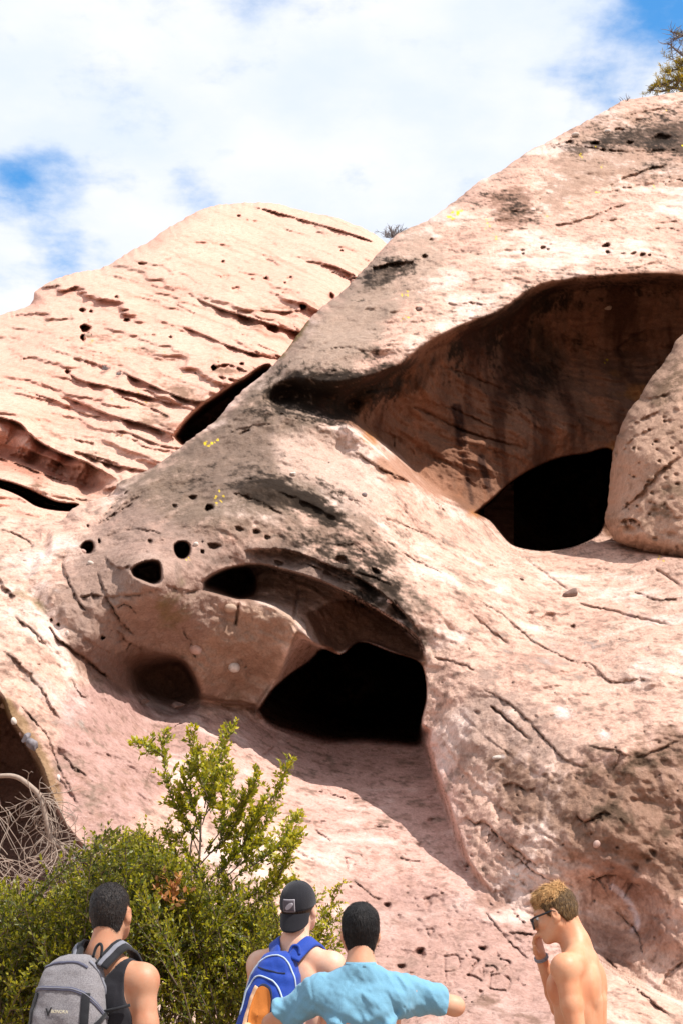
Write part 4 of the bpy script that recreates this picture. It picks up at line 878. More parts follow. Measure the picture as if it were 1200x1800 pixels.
class Field:
    def __init__(self, lo, hi, vox):
        self.lo = np.array(lo, float); self.vox = vox
        self.n = np.ceil((np.array(hi) - self.lo) / vox).astype(int) + 1
        self.F = np.full(self.n, 0.25, np.float32)
        self.ax = [(self.lo[i] + vox * np.arange(self.n[i])).astype(np.float32) for i in range(3)]

    def sl(self, lo, hi):
        a = np.clip(np.floor((np.array(lo) - self.lo) / self.vox).astype(int), 0, self.n)
        b = np.clip(np.ceil((np.array(hi) - self.lo) / self.vox).astype(int) + 1, 0, self.n)
        s = tuple(slice(x, y) for x, y in zip(a, b))
        P = np.stack(np.meshgrid(self.ax[0][s[0]], self.ax[1][s[1]], self.ax[2][s[2]], indexing='ij'), -1)
        return s, P

    def put(self, s, d, k, op):
        a = self.F[s]
        if op == 'add':
            h = np.clip(0.5 + 0.5 * (a - d) / k, 0, 1); self.F[s] = a + (d - a) * h - k * h * (1 - h)
        else:
            h = np.clip(0.5 - 0.5 * (a + d) / k, 0, 1); self.F[s] = a * (1 - h) - d * h + k * h * (1 - h)

    def cone(self, a, b, r1, r2, k=0.02, op='add', flat=None):
        """tapered limb from a to b; flat=(axis vector, factor) squeezes it along a direction"""
        a, b = np.array(a, float), np.array(b, float); pad = max(r1, r2) * 1.3 + max(2.5 * k, .02)
        s, P = self.sl(np.minimum(a, b) - pad, np.maximum(a, b) + pad)
        ab = b - a; q = P - a.astype(np.float32)
        t = np.clip((q @ ab.astype(np.float32)) / (ab @ ab), 0, 1)
        w = q - t[..., None] * ab.astype(np.float32)
        if flat is not None:
            v = np.array(flat[0], float); v = (v / np.linalg.norm(v)).astype(np.float32)
            w = w + (w @ v)[..., None] * v * (flat[1] - 1)
        d = np.linalg.norm(w, axis=-1) - (r1 + (r2 - r1) * t)
        self.put(s, d.astype(np.float32), k, op)

    def ell(self, c, r, k=0.03, op='add', R=None):
        c, r = np.array(c, float), np.array(r, float); pad = r.max() + max(2.5 * k, .02)
        s, P = self.sl(c - pad, c + pad)
        q = P - c.astype(np.float32)
        if R is not None: q = q @ np.array(R, np.float32)
        k0 = np.linalg.norm(q / r.astype(np.float32), axis=-1); k1 = np.linalg.norm(q / (r * r).astype(np.float32), axis=-1) + 1e-6
        self.put(s, (k0 * (k0 - 1) / k1).astype(np.float32), k, op)

    def mesh(self, name, mat, parent=None, iso=0.0, colors=None):
        F = self.F
        for ax in range(3):
            for e in (0, -1):
                sl = [slice(None)] * 3; sl[ax] = e; F[tuple(sl)] = np.maximum(F[tuple(sl)], self.vox)
        g = openvdb.FloatGrid(0.25); g.copyFromArray(np.ascontiguousarray(F))
        pts, tris, quads = g.convertToPolygons(iso)
        V = pts.astype(float) * self.vox + self.lo
        q = quads.astype(int)
        # outward winding
        a, b, c = V[q[:, 0]], V[q[:, 1]], V[q[:, 2]]
        nrm = np.cross(b - a, c - a); ctr = V[q].mean(1); 
        if (np.einsum('ij,ij->i', nrm, self.grad(ctr)) < 0).mean() > .5: q = q[:, ::-1]
        o = mesh_np(name, V, q, mat, parent, colors=None if colors is None else colors(V))
        return o

    def at(self, P):
        i = np.clip(np.round((P - self.lo) / self.vox).astype(int), 1, self.n - 2)
        return self.F[i[..., 0], i[..., 1], i[..., 2]]

    def grad(self, P):
        i = np.clip(np.round((P - self.lo) / self.vox).astype(int), 1, self.n - 2)
        x, y, z = i[..., 0], i[..., 1], i[..., 2]
        g = np.stack([self.F[x + 1, y, z] - self.F[x - 1, y, z], self.F[x, y + 1, z] - self.F[x, y - 1, z], self.F[x, y, z + 1] - self.F[x, y, z - 1]], -1)
        return g / (np.linalg.norm(g, axis=-1, keepdims=True) + 1e-9)

    def push(self, P, dist):
        P = np.array(P, float)
        for _ in range(6):
            d = self.at(P); g = self.grad(P); m = d < dist
            P = P + np.where(m, dist - d, 0)[..., None] * g
        return P


def rot_xyz(yaw=0, pitch=0, roll=0):
    """columns of a head frame: yaw about z, pitch about x (positive looks up), roll about y"""
    return np.array(Matrix.Rotation(math.radians(yaw), 3, 'Z') @ Matrix.Rotation(math.radians(pitch), 3, 'X') @ Matrix.Rotation(math.radians(roll), 3, 'Y'))


def sweep(pts, rad, n=7, closed_ends=True, section=None, up=None):
    """tube (or any section) along points; returns verts, quads"""
    P = np.array(pts, float); m = len(P); rad = np.broadcast_to(np.asarray(rad, float), (m,))
    T = np.gradient(P, axis=0); T /= np.linalg.norm(T, axis=1)[:, None] + 1e-9
    if section is None:
        a = np.linspace(0, 2 * np.pi, n, endpoint=False); section = np.stack([np.cos(a), np.sin(a)], -1)
    n = len(section)
    u = np.cross(T[0], [0, 0, 1.0]) if abs(T[0][2]) < .9 else np.cross(T[0], [1.0, 0, 0])
    V = []
    for i in range(m):
        if up is not None:
            w = np.array(up[i] if np.ndim(up) == 2 else up, float); w = w - T[i] * (w @ T[i]); w /= np.linalg.norm(w) + 1e-9
            u = np.cross(w, T[i])
        else:
            u = u - T[i] * (u @ T[i]); u /= np.linalg.norm(u) + 1e-9; w = np.cross(T[i], u)
        V.append(P[i] + rad[i] * (section[:, :1] * u + section[:, 1:] * w))
    V = np.concatenate(V)
    f = [(i * n + j, i * n + (j + 1) % n, (i + 1) * n + (j + 1) % n, (i + 1) * n + j) for i in range(m - 1) for j in range(n)]
    if closed_ends:
        for base, rev in ((0, True), ((m - 1) * n, False)):
            c = len(V); V = np.vstack([V, V[base:base + n].mean(0)])
            for j in range(0, n):
                t = (base + j, base + (j + 1) % n, c, c)
                f.append(t[::-1] if rev else t)
    return V, np.array(f)


def strip_obj(name, pts, width, thick, mat, parent, up):
    """flat webbing along points, thickness along `up`"""
    hw, ht = width / 2, thick / 2
    sec = np.array([(-hw, -ht), (hw * .2, -ht), (hw, -ht * .6), (hw, ht * .4), (hw * .85, ht), (-hw * .85, ht), (-hw, ht * .4), (-hw, -ht * .6)])
    V, f = sweep(pts, 1.0, section=sec, up=up)
    f = fix_degenerate(f)
    return mesh_from_lists(name, V, f, mat, parent)


def fix_degenerate(f):
    return [tuple(dict.fromkeys(map(int, q))) for q in f]


def mesh_from_lists(name, V, faces, mat, parent=None, smooth_shade=True):
    me = bpy.data.meshes.new(name); me.from_pydata([tuple(map(float, v)) for v in V], [], [f for f in faces if len(f) > 2]); me.update()
    if smooth_shade: me.polygons.foreach_set('use_smooth', [True] * len(me.polygons))
    o = bpy.data.objects.new(name, me); COL.objects.link(o); me.materials.append(mat)
    if parent: o.parent = parent
    return o


def tube_obj(name, pts, rad, mat, parent=None, n=7):
    V, f = sweep(pts, rad, n)
    return mesh_from_lists(name, V, fix_degenerate(f), mat, parent)


def spline(pts, n=24):
    P = curve_pts3(np.array(pts, float), n); return P


def curve_pts3(P, n):
    Q = np.vstack([2 * P[0] - P[1], P, 2 * P[-1] - P[-2]]); out = []
    m = len(P) - 1
    for x in np.linspace(0, m - 1e-6, n):
        i = int(x) + 1; t = x - int(x); a, b, c, d = Q[i - 1], Q[i], Q[i + 1], Q[i + 2]
        out.append(0.5 * (2 * b + (c - a) * t + (2 * a - 5 * b + 4 * c - d) * t * t + (-a + 3 * b - 3 * c + d) * t ** 3))
    return np.array(out)


# ---- materials
def skin(name, col):
    m, nt, b = new_mat(name, 0.48, col, .3)
    t = nt.nodes.new('ShaderNodeTexCoord')
    n = N(nt, 'ShaderNodeTexNoise', Scale=9.0, Detail=5.0, Roughness=0.6); L(nt, t.outputs['Object'], n.inputs['Vector'])
    n2 = N(nt, 'ShaderNodeTexNoise', Scale=90.0, Detail=3.0, Roughness=0.6); L(nt, t.outputs['Object'], n2.inputs['Vector'])
    red = tuple(c * f for c, f in zip(col, (.97, .80, .72)))
    c = mixc(nt, smooth(nt, n.outputs[0], .36, .62), col, red)
    c = mixc(nt, mathn(nt, 'MULTIPLY', smooth(nt, n2.outputs[0], .5, .75), .22), c, tuple(x * .7 for x in col))
    L(nt, c, b.inputs['Base Color'])
    b.inputs['Subsurface Weight'].default_value = 0.12; b.inputs['Subsurface Radius'].default_value = (.012, .005, .003); b.inputs['Subsurface Scale'].default_value = 1.0
    bump(nt, b, n2.outputs[0], .12, .003)
    return m


def cloth(name, col, scale=420.0, mottled=0.0, rough=.9, col2=None):
    m, nt, b = new_mat(name, rough, col, .2)
    t = nt.nodes.new('ShaderNodeTexCoord')
    n = N(nt, 'ShaderNodeTexNoise', Scale=scale, Detail=2.0, Roughness=0.6); L(nt, t.outputs['Object'], n.inputs['Vector'])
    n2 = N(nt, 'ShaderNodeTexNoise', Scale=14.0, Detail=4.0, Roughness=0.6); L(nt, t.outputs['Object'], n2.inputs['Vector'])
    c2 = col2 or tuple(x * (.8 - mottled) for x in col)
    f = mathn(nt, 'ADD', mathn(nt, 'MULTIPLY', smooth(nt, n.outputs[0], .35, .65), .6), mathn(nt, 'MULTIPLY', n2.outputs[0], .35))
    L(nt, mixc(nt, f, col, c2), b.inputs['Base Color'])
    b.inputs['Sheen Weight'].default_value = .15
    bump(nt, b, mathn(nt, 'ADD', mathn(nt, 'MULTIPLY', n2.outputs[0], .6), mathn(nt, 'MULTIPLY', n.outputs[0], .25)), .5, .012)
    return m


def hair_mat(name, c0, c1, rough=.45):
    m, nt, b = new_mat(name, rough, c0, .22)
    t = nt.nodes.new('ShaderNodeTexCoord'); mp = nt.nodes.new('ShaderNodeMapping'); mp.inputs['Scale'].default_value = (1, 1, .35)
    L(nt, t.outputs['Object'], mp.inputs[0])
    n = N(nt, 'ShaderNodeTexNoise', Scale=150.0, Detail=3.0, Roughness=0.6); L(nt, mp.outputs[0], n.inputs['Vector'])
    L(nt, mixc(nt, smooth(nt, n.outputs[0], .35, .7), c0, c1), b.inputs['Base Color'])
    bump(nt, b, n.outputs[0], .8, .01)
    return m


M_black = cloth('black_cloth', (.014, .013, .017)); M_web = cloth('black_webbing', (.010, .010, .013), rough=.7)
M_grey = cloth('grey_heather', (.25, .23, .235), 230.0, .3, col2=(.12, .11, .117)); M_zip = cloth('slate_zip', (.085, .085, .125), rough=.6); M_zipgrey = cloth('grey_zip_tape', (.2, .2, .23), rough=.6)
M_blue = cloth('royal_blue_nylon', (.010, .055, .36), rough=.6, col2=(.008, .035, .24)); M_pipe = cloth('pale_blue_piping', (.50, .60, .74), rough=.6); M_orange = cloth('orange_lining', (.62, .20, .035), rough=.7, col2=(.55, .17, .03)); M_peach = cloth('peach_cloth', (.78, .48, .30), col2=(.70, .40, .22)); M_navy = cloth('dark_navy_mesh', (.012, .018, .05))
M_tee = cloth('light_blue_jersey', (.165, .345, .46), 300.0, col2=(.125, .28, .39)); M_shorts = cloth('dark_shorts', (.05, .055, .07)); M_khaki = cloth('khaki_shorts', (.28, .22, .15)); M_shoe = cloth('grey_shoe', (.12, .12, .13))
M_patch, pnt, pb = new_mat('printed_patch', .8, (.5, .5, .5))
_t = pnt.nodes.new('ShaderNodeTexCoord'); _n = N(pnt, 'ShaderNodeTexNoise', Scale=26.0, Detail=2.0, Distortion=2.5); L(pnt, _t.outputs['Object'], _n.inputs['Vector'])
L(pnt, mixc(pnt, smooth(pnt, _n.outputs[0], .40, .62), (.03, .022, .03), (.46, .41, .41)), pb.inputs['Base Color'])
M_patchedge, _, _ = new_mat('patch_edge', .8, (.34, .31, .33)); M_print, _, _ = new_mat('patch_ground', .8, (.09, .075, .085))
M_lens, _, _lb = new_mat('dark_lens', .06, (.006, .006, .008), .6); M_plastic, _, _ = new_mat('black_plastic', .3, (.01, .01, .012), .5)
M_eye, _, _ = new_mat('eye', .2, (.7, .66, .62), .5); M_cord = cloth('grey_cord', (.25, .25, .28))
M_logo, _, _ = new_mat('logo_print', .6, (.02, .018, .02)); M_logo2, _, _ = new_mat('logo_print_pale', .6, (.62, .56, .40))


def put_hand(f, wrist, direc, palm, side, curl=0.5, spread=1.0, fl=1.0):
    """five-fingered hand: palm box, four unequal bent fingers and a thumb from the side of the palm; side=+1/-1 where the thumb is"""
    w = np.array(wrist, float); d = np.array(direc, float); d /= np.linalg.norm(d)
    n = np.array(palm, float); n -= d * (n @ d); n /= np.linalg.norm(n); s = np.cross(d, n) * side
    f.cone(w, w + d * .03, .026, .029, .012, flat=(n, 1.35))
    for off in (-.028, -.010, .009, .027):
        f.cone(w + d * .02 + s * off * .7, w + d * .085 + s * off, .017, .0125, .010, flat=(n, 1.1))
    for i, (off, ln) in enumerate(((.029, .068), (.010, .078), (-.010, .072), (-.028, .056))):
        p = w + d * .088 + s * off * spread; a = 0
        for seg, r0, r1 in ((.45, .0098, .0092), (.32, .0092, .0084), (.25, .0084, .007)):
            a += curl * (.75 + .08 * i)
            q = p + (d * math.cos(a) + n * math.sin(a)) * ln * fl * seg + s * off * .08
            f.cone(p, q, r0, r1, .004); p = q
    p = w + d * .028 + s * .026
    for seg, a, r0, r1 in ((.034, .9, .015, .0125), (.030, .6, .0125, .011), (.024, .35, .011, .0085)):
        q = p + (d * math.cos(a) + s * math.sin(a) * .9 + n * curl * .5) * seg
        f.cone(p, q, r0, r1, .007); p = q


def put_head(f, c, R, fields=True):
    """head around ear-centre c with frame R (x right, y forward, z up)"""
    X = lambda *v: np.array(c) + R @ np.array(v)
    f.ell(X(0, -.012, .032), (.0755, .097, .088), .02, R=R)
    f.ell(X(0, .025, -.025), (.062, .072, .085), .03, R=R)
    f.ell(X(0, .045, -.065), (.050, .048, .048), .03, R=R)
    f.ell(X(0, .078, -.098), (.024, .017, .019), .02, R=R)                     # chin
    for sx in (-1, 1):
        f.cone(X(sx * .060, .0, -.045), X(sx * .028, .068, -.095), .016, .016, .03)     # jaw line
        f.ell(X(sx * .040, .070, -.022), (.024, .022, .018), .02, R=R)          # cheek bone
    f.ell(X(0, .085, .030), (.048, .014, .012), .02, R=R)                      # brow
    for sx in (-1, 1): f.ell(X(sx * .032, .097, .008), (.017, .013, .011), .012, 'sub', R=R)
    f.cone(X(0, .092, .016), X(0, .113, -.026), .0085, .0135, .012)            # nose
    for sx in (-1, 1): f.ell(X(sx * .012, .100, -.031), (.009, .012, .008), .008, R=R)
    f.ell(X(0, .093, -.058), (.023, .010, .0065), .008, R=R); f.ell(X(0, .091, -.070), (.020, .010, .0075), .008, R=R)   # lips
    f.ell(X(0, .103, -.064), (.022, .006, .002), .003, 'sub', R=R)
    for sx in (-1, 1):                                                          # ears
        Re = R @ np.array(Matrix.Rotation(math.radians(-12), 3, 'X') @ Matrix.Rotation(math.radians(sx * -22), 3, 'Z'))
        f.ell(X(sx * .080, -.008, -.004), (.0105, .0195, .033), .006, R=Re)
        f.ell(X(sx * .091, -.003, .002), (.008, .010, .018), .005, 'sub', R=Re)
        f.ell(X(sx * .078, .002, -.032), (.009, .010, .011), .008, R=R)


def build_body(pose):
    f = Field((-.62, -.34, -.03), (.62, .62, 1.98), .006)
    lean = pose.get('lean', 0.0)                                               # forward displacement of the upper body
    nb = np.array(pose.get('neck', (0, .0, 0)), float)
    f.ell((0, .012, 1.27), (.160, .108, .20), .05); f.ell((0, -.028, 1.345), (.165, .082, .125), .05)
    f.ell((0, .012, 1.07), (.138, .098, .17), .06); f.ell((0, .0, .93), (.168, .118, .14), .06)
    for sx in (-1, 1):
        sh = np.array(pose['sh_r' if sx > 0 else 'sh_l'], float)
        f.cone(np.array((0, -.03, 1.515)) + nb * .5, (sx * .13, -.028, 1.430), .046, .046, .045)
        f.cone((sx * .05, .0, 1.41), sh, .060, .060, .04)
        f.ell(sh, (.064, .066, .068), .03)
        f.ell((sx * .115, -.02, 1.23), (.052, .070, .14), .04)
        f.ell((sx * .083, -.090, 1.325), (.055, .026, .085), .03, R=np.array(Matrix.Rotation(math.radians(sx * -12), 3, 'Y')))
        f.ell((sx * .075, .095, 1.315), (.080, .035, .065), .04)
        f.cone((sx * .05, -.075, 1.02), (sx * .045, -.092, 1.25), .034, .03, .03)
        el, wr = np.array(pose['el_r' if sx > 0 else 'el_l'], float), np.array(pose['wr_r' if sx > 0 else 'wr_l'], float)
        f.cone(sh, sh * .45 + el * .55, .054, .049, .02); f.cone(sh * .45 + el * .55, el, .050, .042, .02)
        f.cone(el, el * .7 + wr * .3, .043, .043, .015); f.cone(el * .7 + wr * .3, wr, .042, .027, .02)
        h = pose.get('hand_r' if sx > 0 else 'hand_l', None)
        if h is None: h = dict(d=wr - el, n=(-sx, 0, 0), side=-1 if sx > 0 else 1, curl=.35)
        put_hand(f, wr, h['d'], h['n'], h['side'], h['curl'])
        f.cone((sx * .095, 0, .90), (sx * .105, .01, .50), .095, .058, .03); f.cone((sx * .105, .01, .50), (sx * .11, -.005, .10), .056, .036, .02)
        f.cone((sx * .105, -.02, .40), (sx * .108, -.03, .30), .045, .04, .03)
        f.cone((sx * .11, -.03, .05), (sx * .125, .15, .035), .042, .030, .02)
    f.cone((0, -.125, 1.0), (0, -.128, 1.40), .006, .006, .03, 'sub')
    hc, R = np.array(pose['head'], float), pose['R']
    f.cone(np.array((0, -.02, 1.42)), hc + R @ np.array((0, -.025, -.055)), .064, .058, .03)
    f.cone(np.array((0, -.045, 1.44)) + nb * .2, hc + R @ np.array((0, -.055, -.04)), .048, .042, .03)
    put_head(f, hc, R)
    return f


def local(P, hc, R):
    return (np.asarray(P) - np.array(hc)) @ R


def hair_field(pose, zline, thick, top_extra=0.0, front=0.0, lump=0.0, seed=0.0, fade=.022):
    """short hair: a shell round the skull bounded by a hairline (height against front-back position)"""
    hc, R = np.array(pose['head'], float), pose['R']
    f = Field(hc - .17, hc + .17, .0045)
    s, P = f.sl(hc - .2, hc + .2); q = (P - hc.astype(np.float32)) @ R.astype(np.float32)
    qs = q - np.array((0, -.012, .032), np.float32); r = np.array((.0755, .097, .088), np.float32)
    k0 = np.linalg.norm(qs / r, axis=-1); k1 = np.linalg.norm(qs / (r * r), axis=-1) + 1e-6
    d = k0 * (k0 - 1) / k1
    nk = np.linalg.norm((q - np.array((0, -.03, 0), np.float32))[..., :2] / np.array((.060, .060), np.float32), axis=-1) * .06 - .060   # nape column
    nk = np.maximum(nk, q[..., 2] - .0); h = np.clip(.5 + .5 * (d - nk) / .03, 0, 1); d = d + (nk - d) * h - .03 * h * (1 - h)
    th = thick + top_extra * sstep(q[..., 2], .02, .10) + front * sstep(q[..., 1], .03, .09) * sstep(q[..., 2], .03, .09)
    if lump: th = th + lump * fbm(q * 30 + seed, 2) + lump * .5 * fbm(q * 70 + seed, 2)
    zl = np.interp(q[..., 1], [z[0] for z in zline], [z[1] for z in zline]).astype(np.float32)
    d = d - th * (.12 + .88 * sstep(q[..., 2] - zl, 0, fade))
    edge = (zl - q[..., 2] + .004 * noise3(q * 160)) * .8
    f.F[s] = np.maximum(d, edge)
    return f


def hair_strands(o, pose, n, length, width, flow, mat, lift=.35, seed=1, zmin=None, parent=None, clump=0.0):
    """thin tapering strands rooted on the hair surface, combed along `flow` (a function of head-local position)"""
    r = np.random.default_rng(seed)
    me = o.data; nv = len(me.vertices)
    co = np.empty(nv * 3, np.float32); me.vertices.foreach_get('co', co); co = co.reshape(-1, 3).astype(float)
    no = np.empty(nv * 3, np.float32); me.vertices.foreach_get('normal', no); no = no.reshape(-1, 3).astype(float)
    hc, R = np.array(pose['head'], float), pose['R']
    ql = local(co, hc, R)
    ok = np.where(((no @ R) * (ql - np.array((0, -.012, .02)))).sum(-1) > 0.01)[0]
    pick = r.choice(ok, n)
    p = co[pick] + r.normal(size=(n, 3)) * .0015; nn = no[pick]; lq = ql[pick]
    fl = flow(lq) @ R.T
    fl = fl + r.normal(size=(n, 3)) * .22
    if clump: fl = fl + clump * np.stack([fbm(lq * 40 + k * 11, 2) for k in range(3)], -1)
    fl = fl - nn * (fl * nn).sum(-1, keepdims=True); fl /= np.linalg.norm(fl, axis=1)[:, None] + 1e-9
    d0 = fl + nn * lift * (0.6 + .8 * r.random((n, 1))); d0 /= np.linalg.norm(d0, axis=1)[:, None]
    ln = (length * (0.55 + .7 * r.random(n)))[:, None]
    sd = np.cross(d0, nn); sd /= np.linalg.norm(sd, axis=1)[:, None] + 1e-9
    w = width * (0.7 + .6 * r.random((n, 1)))
    p0 = p - nn * .002; p1 = p0 + d0 * ln * .5; d1 = d0 * .6 + fl * .6; d1 /= np.linalg.norm(d1, axis=1)[:, None]; p2 = p1 + d1 * ln * .5
    V = np.stack([p0 - sd * w, p0 + sd * w, p1 - sd * w * .8, p1 + sd * w * .8, p2], 1).reshape(-1, 3)
    b = np.arange(n)[:, None] * 5
    F1 = np.concatenate([b + np.array([[0, 1, 3, 2]]), b + np.array([[2, 3, 4, 4]])], 0)
    tri = np.concatenate([b + np.array([[0, 1, 3]]), b + np.array([[0, 3, 2]]), b + np.array([[2, 3, 4]])], 0)
    return V, tri


def add_strands(hair_o, V, tri, mat):
    """strands join the hair mesh"""
    me = hair_o.data; nv = len(me.vertices); co = np.empty(nv * 3, np.float32); me.vertices.foreach_get('co', co)
    q = np.empty(len(me.loops), np.int32); me.loops.foreach_get('vertex_index', q); q = q.reshape(-1, 4)
    t1 = np.concatenate([q[:, [0, 1, 2]], q[:, [0, 2, 3]], tri + nv])
    par = hair_o.parent; name = hair_o.name; bpy.data.objects.remove(hair_o); bpy.data.meshes.remove(me)
    return mesh_np(name.split('.')[0], np.concatenate([co.reshape(-1, 3), V]), t1, mat, par)


NAPE = [(-.12, -.085), (-.07, -.078), (-.045, -.055), (-.030, -.015), (-.012, .030), (.012, .030), (.022, .0), (.030, .005), (.045, .04), (.07, .066), (.10, .075)]


def clothes_bottom(f, mat, parent, knee=.52):
    """shorts and shoes below the waist"""
    g = Field((-.26, -.2, .40), (.26, .2, 1.02), .009)
    g.ell((0, .0, .93), (.178, .128, .13), .03)
    for sx in (-1, 1): g.cone((sx * .095, 0, .88), (sx * .11, .01, knee), .108, .098, .03)
    s, P = g.sl((-1, -1, 0), (1, 1, 2)); g.F[s] = np.maximum(g.F[s], np.maximum(P[..., 2] - 1.0, knee - P[..., 2]))
    g.mesh('shorts', mat, parent)
    for sx in (-1, 1):
        h = Field((sx * .12 - .1, -.14, -.03), (sx * .12 + .1, .24, .14), .008)
        h.cone((sx * .11, -.045, .055), (sx * .128, .17, .038), .054, .044, .03); h.cone((sx * .11, -.02, .1), (sx * .11, -.03, .06), .05, .05, .03)
        s, P = h.sl((-1, -1, -1), (1, 1, 1)); h.F[s] = np.maximum(h.F[s], -P[..., 2])
        h.mesh('shoe', M_shoe, parent)


ARM_DOWN = dict(sh_l=(-.183, -.01, 1.405), sh_r=(.183, -.01, 1.405), el_l=(-.235, -.03, 1.11), el_r=(.235, -.03, 1.11), wr_l=(-.25, .06, .86), wr_r=(.25, .06, .86))


def place_person(label, px, depth, top_py, yaw, top_local):
    """stand a figure so that its crown shows at (px, top_py); the size follows from the ground"""
    top = atv(px, top_py, depth)
    s = top.z / top_local
    o = empty('person', (top.x, depth, 0), math.radians(yaw)); o.scale = (s, s, s)
    tag(o, label, 'person', 'men watching the rock from behind')
    return o


# ============================================================== 1: grey backpack, black tank top
R1 = rot_xyz(12, 9, 0)
P1 = dict(ARM_DOWN, head=(.0, .02, 1.665), R=R1)
man1 = place_person('man with dark cropped hair in black tank top wearing the grey backpack', 193, 6.3, 1551, -24, 1.79)
f1 = build_body(P1); S1 = skin('tan_skin', (.47, .245, .15)); f1.mesh('body', S1, man1)
H1 = hair_mat('cropped_hair', (.010, .008, .008), (.035, .026, .022))
hf = hair_field(P1, NAPE, .004, .004); h = hf.mesh('hair', H1, man1)
V, t = hair_strands(h, P1, 9000, .008, .0007, lambda q: np.stack([q[:, 0] * 0, -.3 - q[:, 1] * 2, -1 + 0 * q[:, 2]], -1), H1, lift=1.2, seed=1)
add_strands(h, V, t, H1)


def tank_top(f, parent, mat, strap=.075):
    g = Field((-.30, -.25, .82), (.30, .25, 1.56), .007)
    s, P = g.sl((-1, -1, 0), (1, 1, 3)); i = P.astype(float)
    d = f.at(i) - .007
    arm = np.abs(P[..., 0]) - (.178 - .036 * sstep(P[..., 2], 1.22, 1.38))
    neck = P[..., 2] - (1.40 + 1.2 * np.maximum(0, np.abs(P[..., 0]) - .045))
    g.F[s] = np.maximum(np.maximum(d, arm), np.maximum(np.maximum(neck, P[..., 2] - 1.54), .86 - P[..., 2]))
    return g.mesh('tank_top', mat, parent)


tank_top(f1, man1, M_black)
clothes_bottom(f1, M_shorts, man1)

# ============================================================== 2: backwards cap, blue backpack
R2 = rot_xyz(6, 11, 0)
P2 = dict(ARM_DOWN, head=(.0, .02, 1.665), R=R2, sh_l=(-.19, -.01, 1.40), sh_r=(.19, -.01, 1.40))
man2 = place_person('bare shouldered man in a backwards black cap wearing the blue backpack', 523, 7.5, 1547, -24, 1.80)
f2 = build_body(P2); S2 = skin('fair_skin', (.66, .41, .30)); f2.mesh('body', S2, man2)
clothes_bottom(f2, M_khaki, man2)
H2 = hair_mat('brown_hair', (.03, .018, .012), (.07, .04, .025))
hair_field(P2, NAPE, .004).mesh('hair', H2, man2)


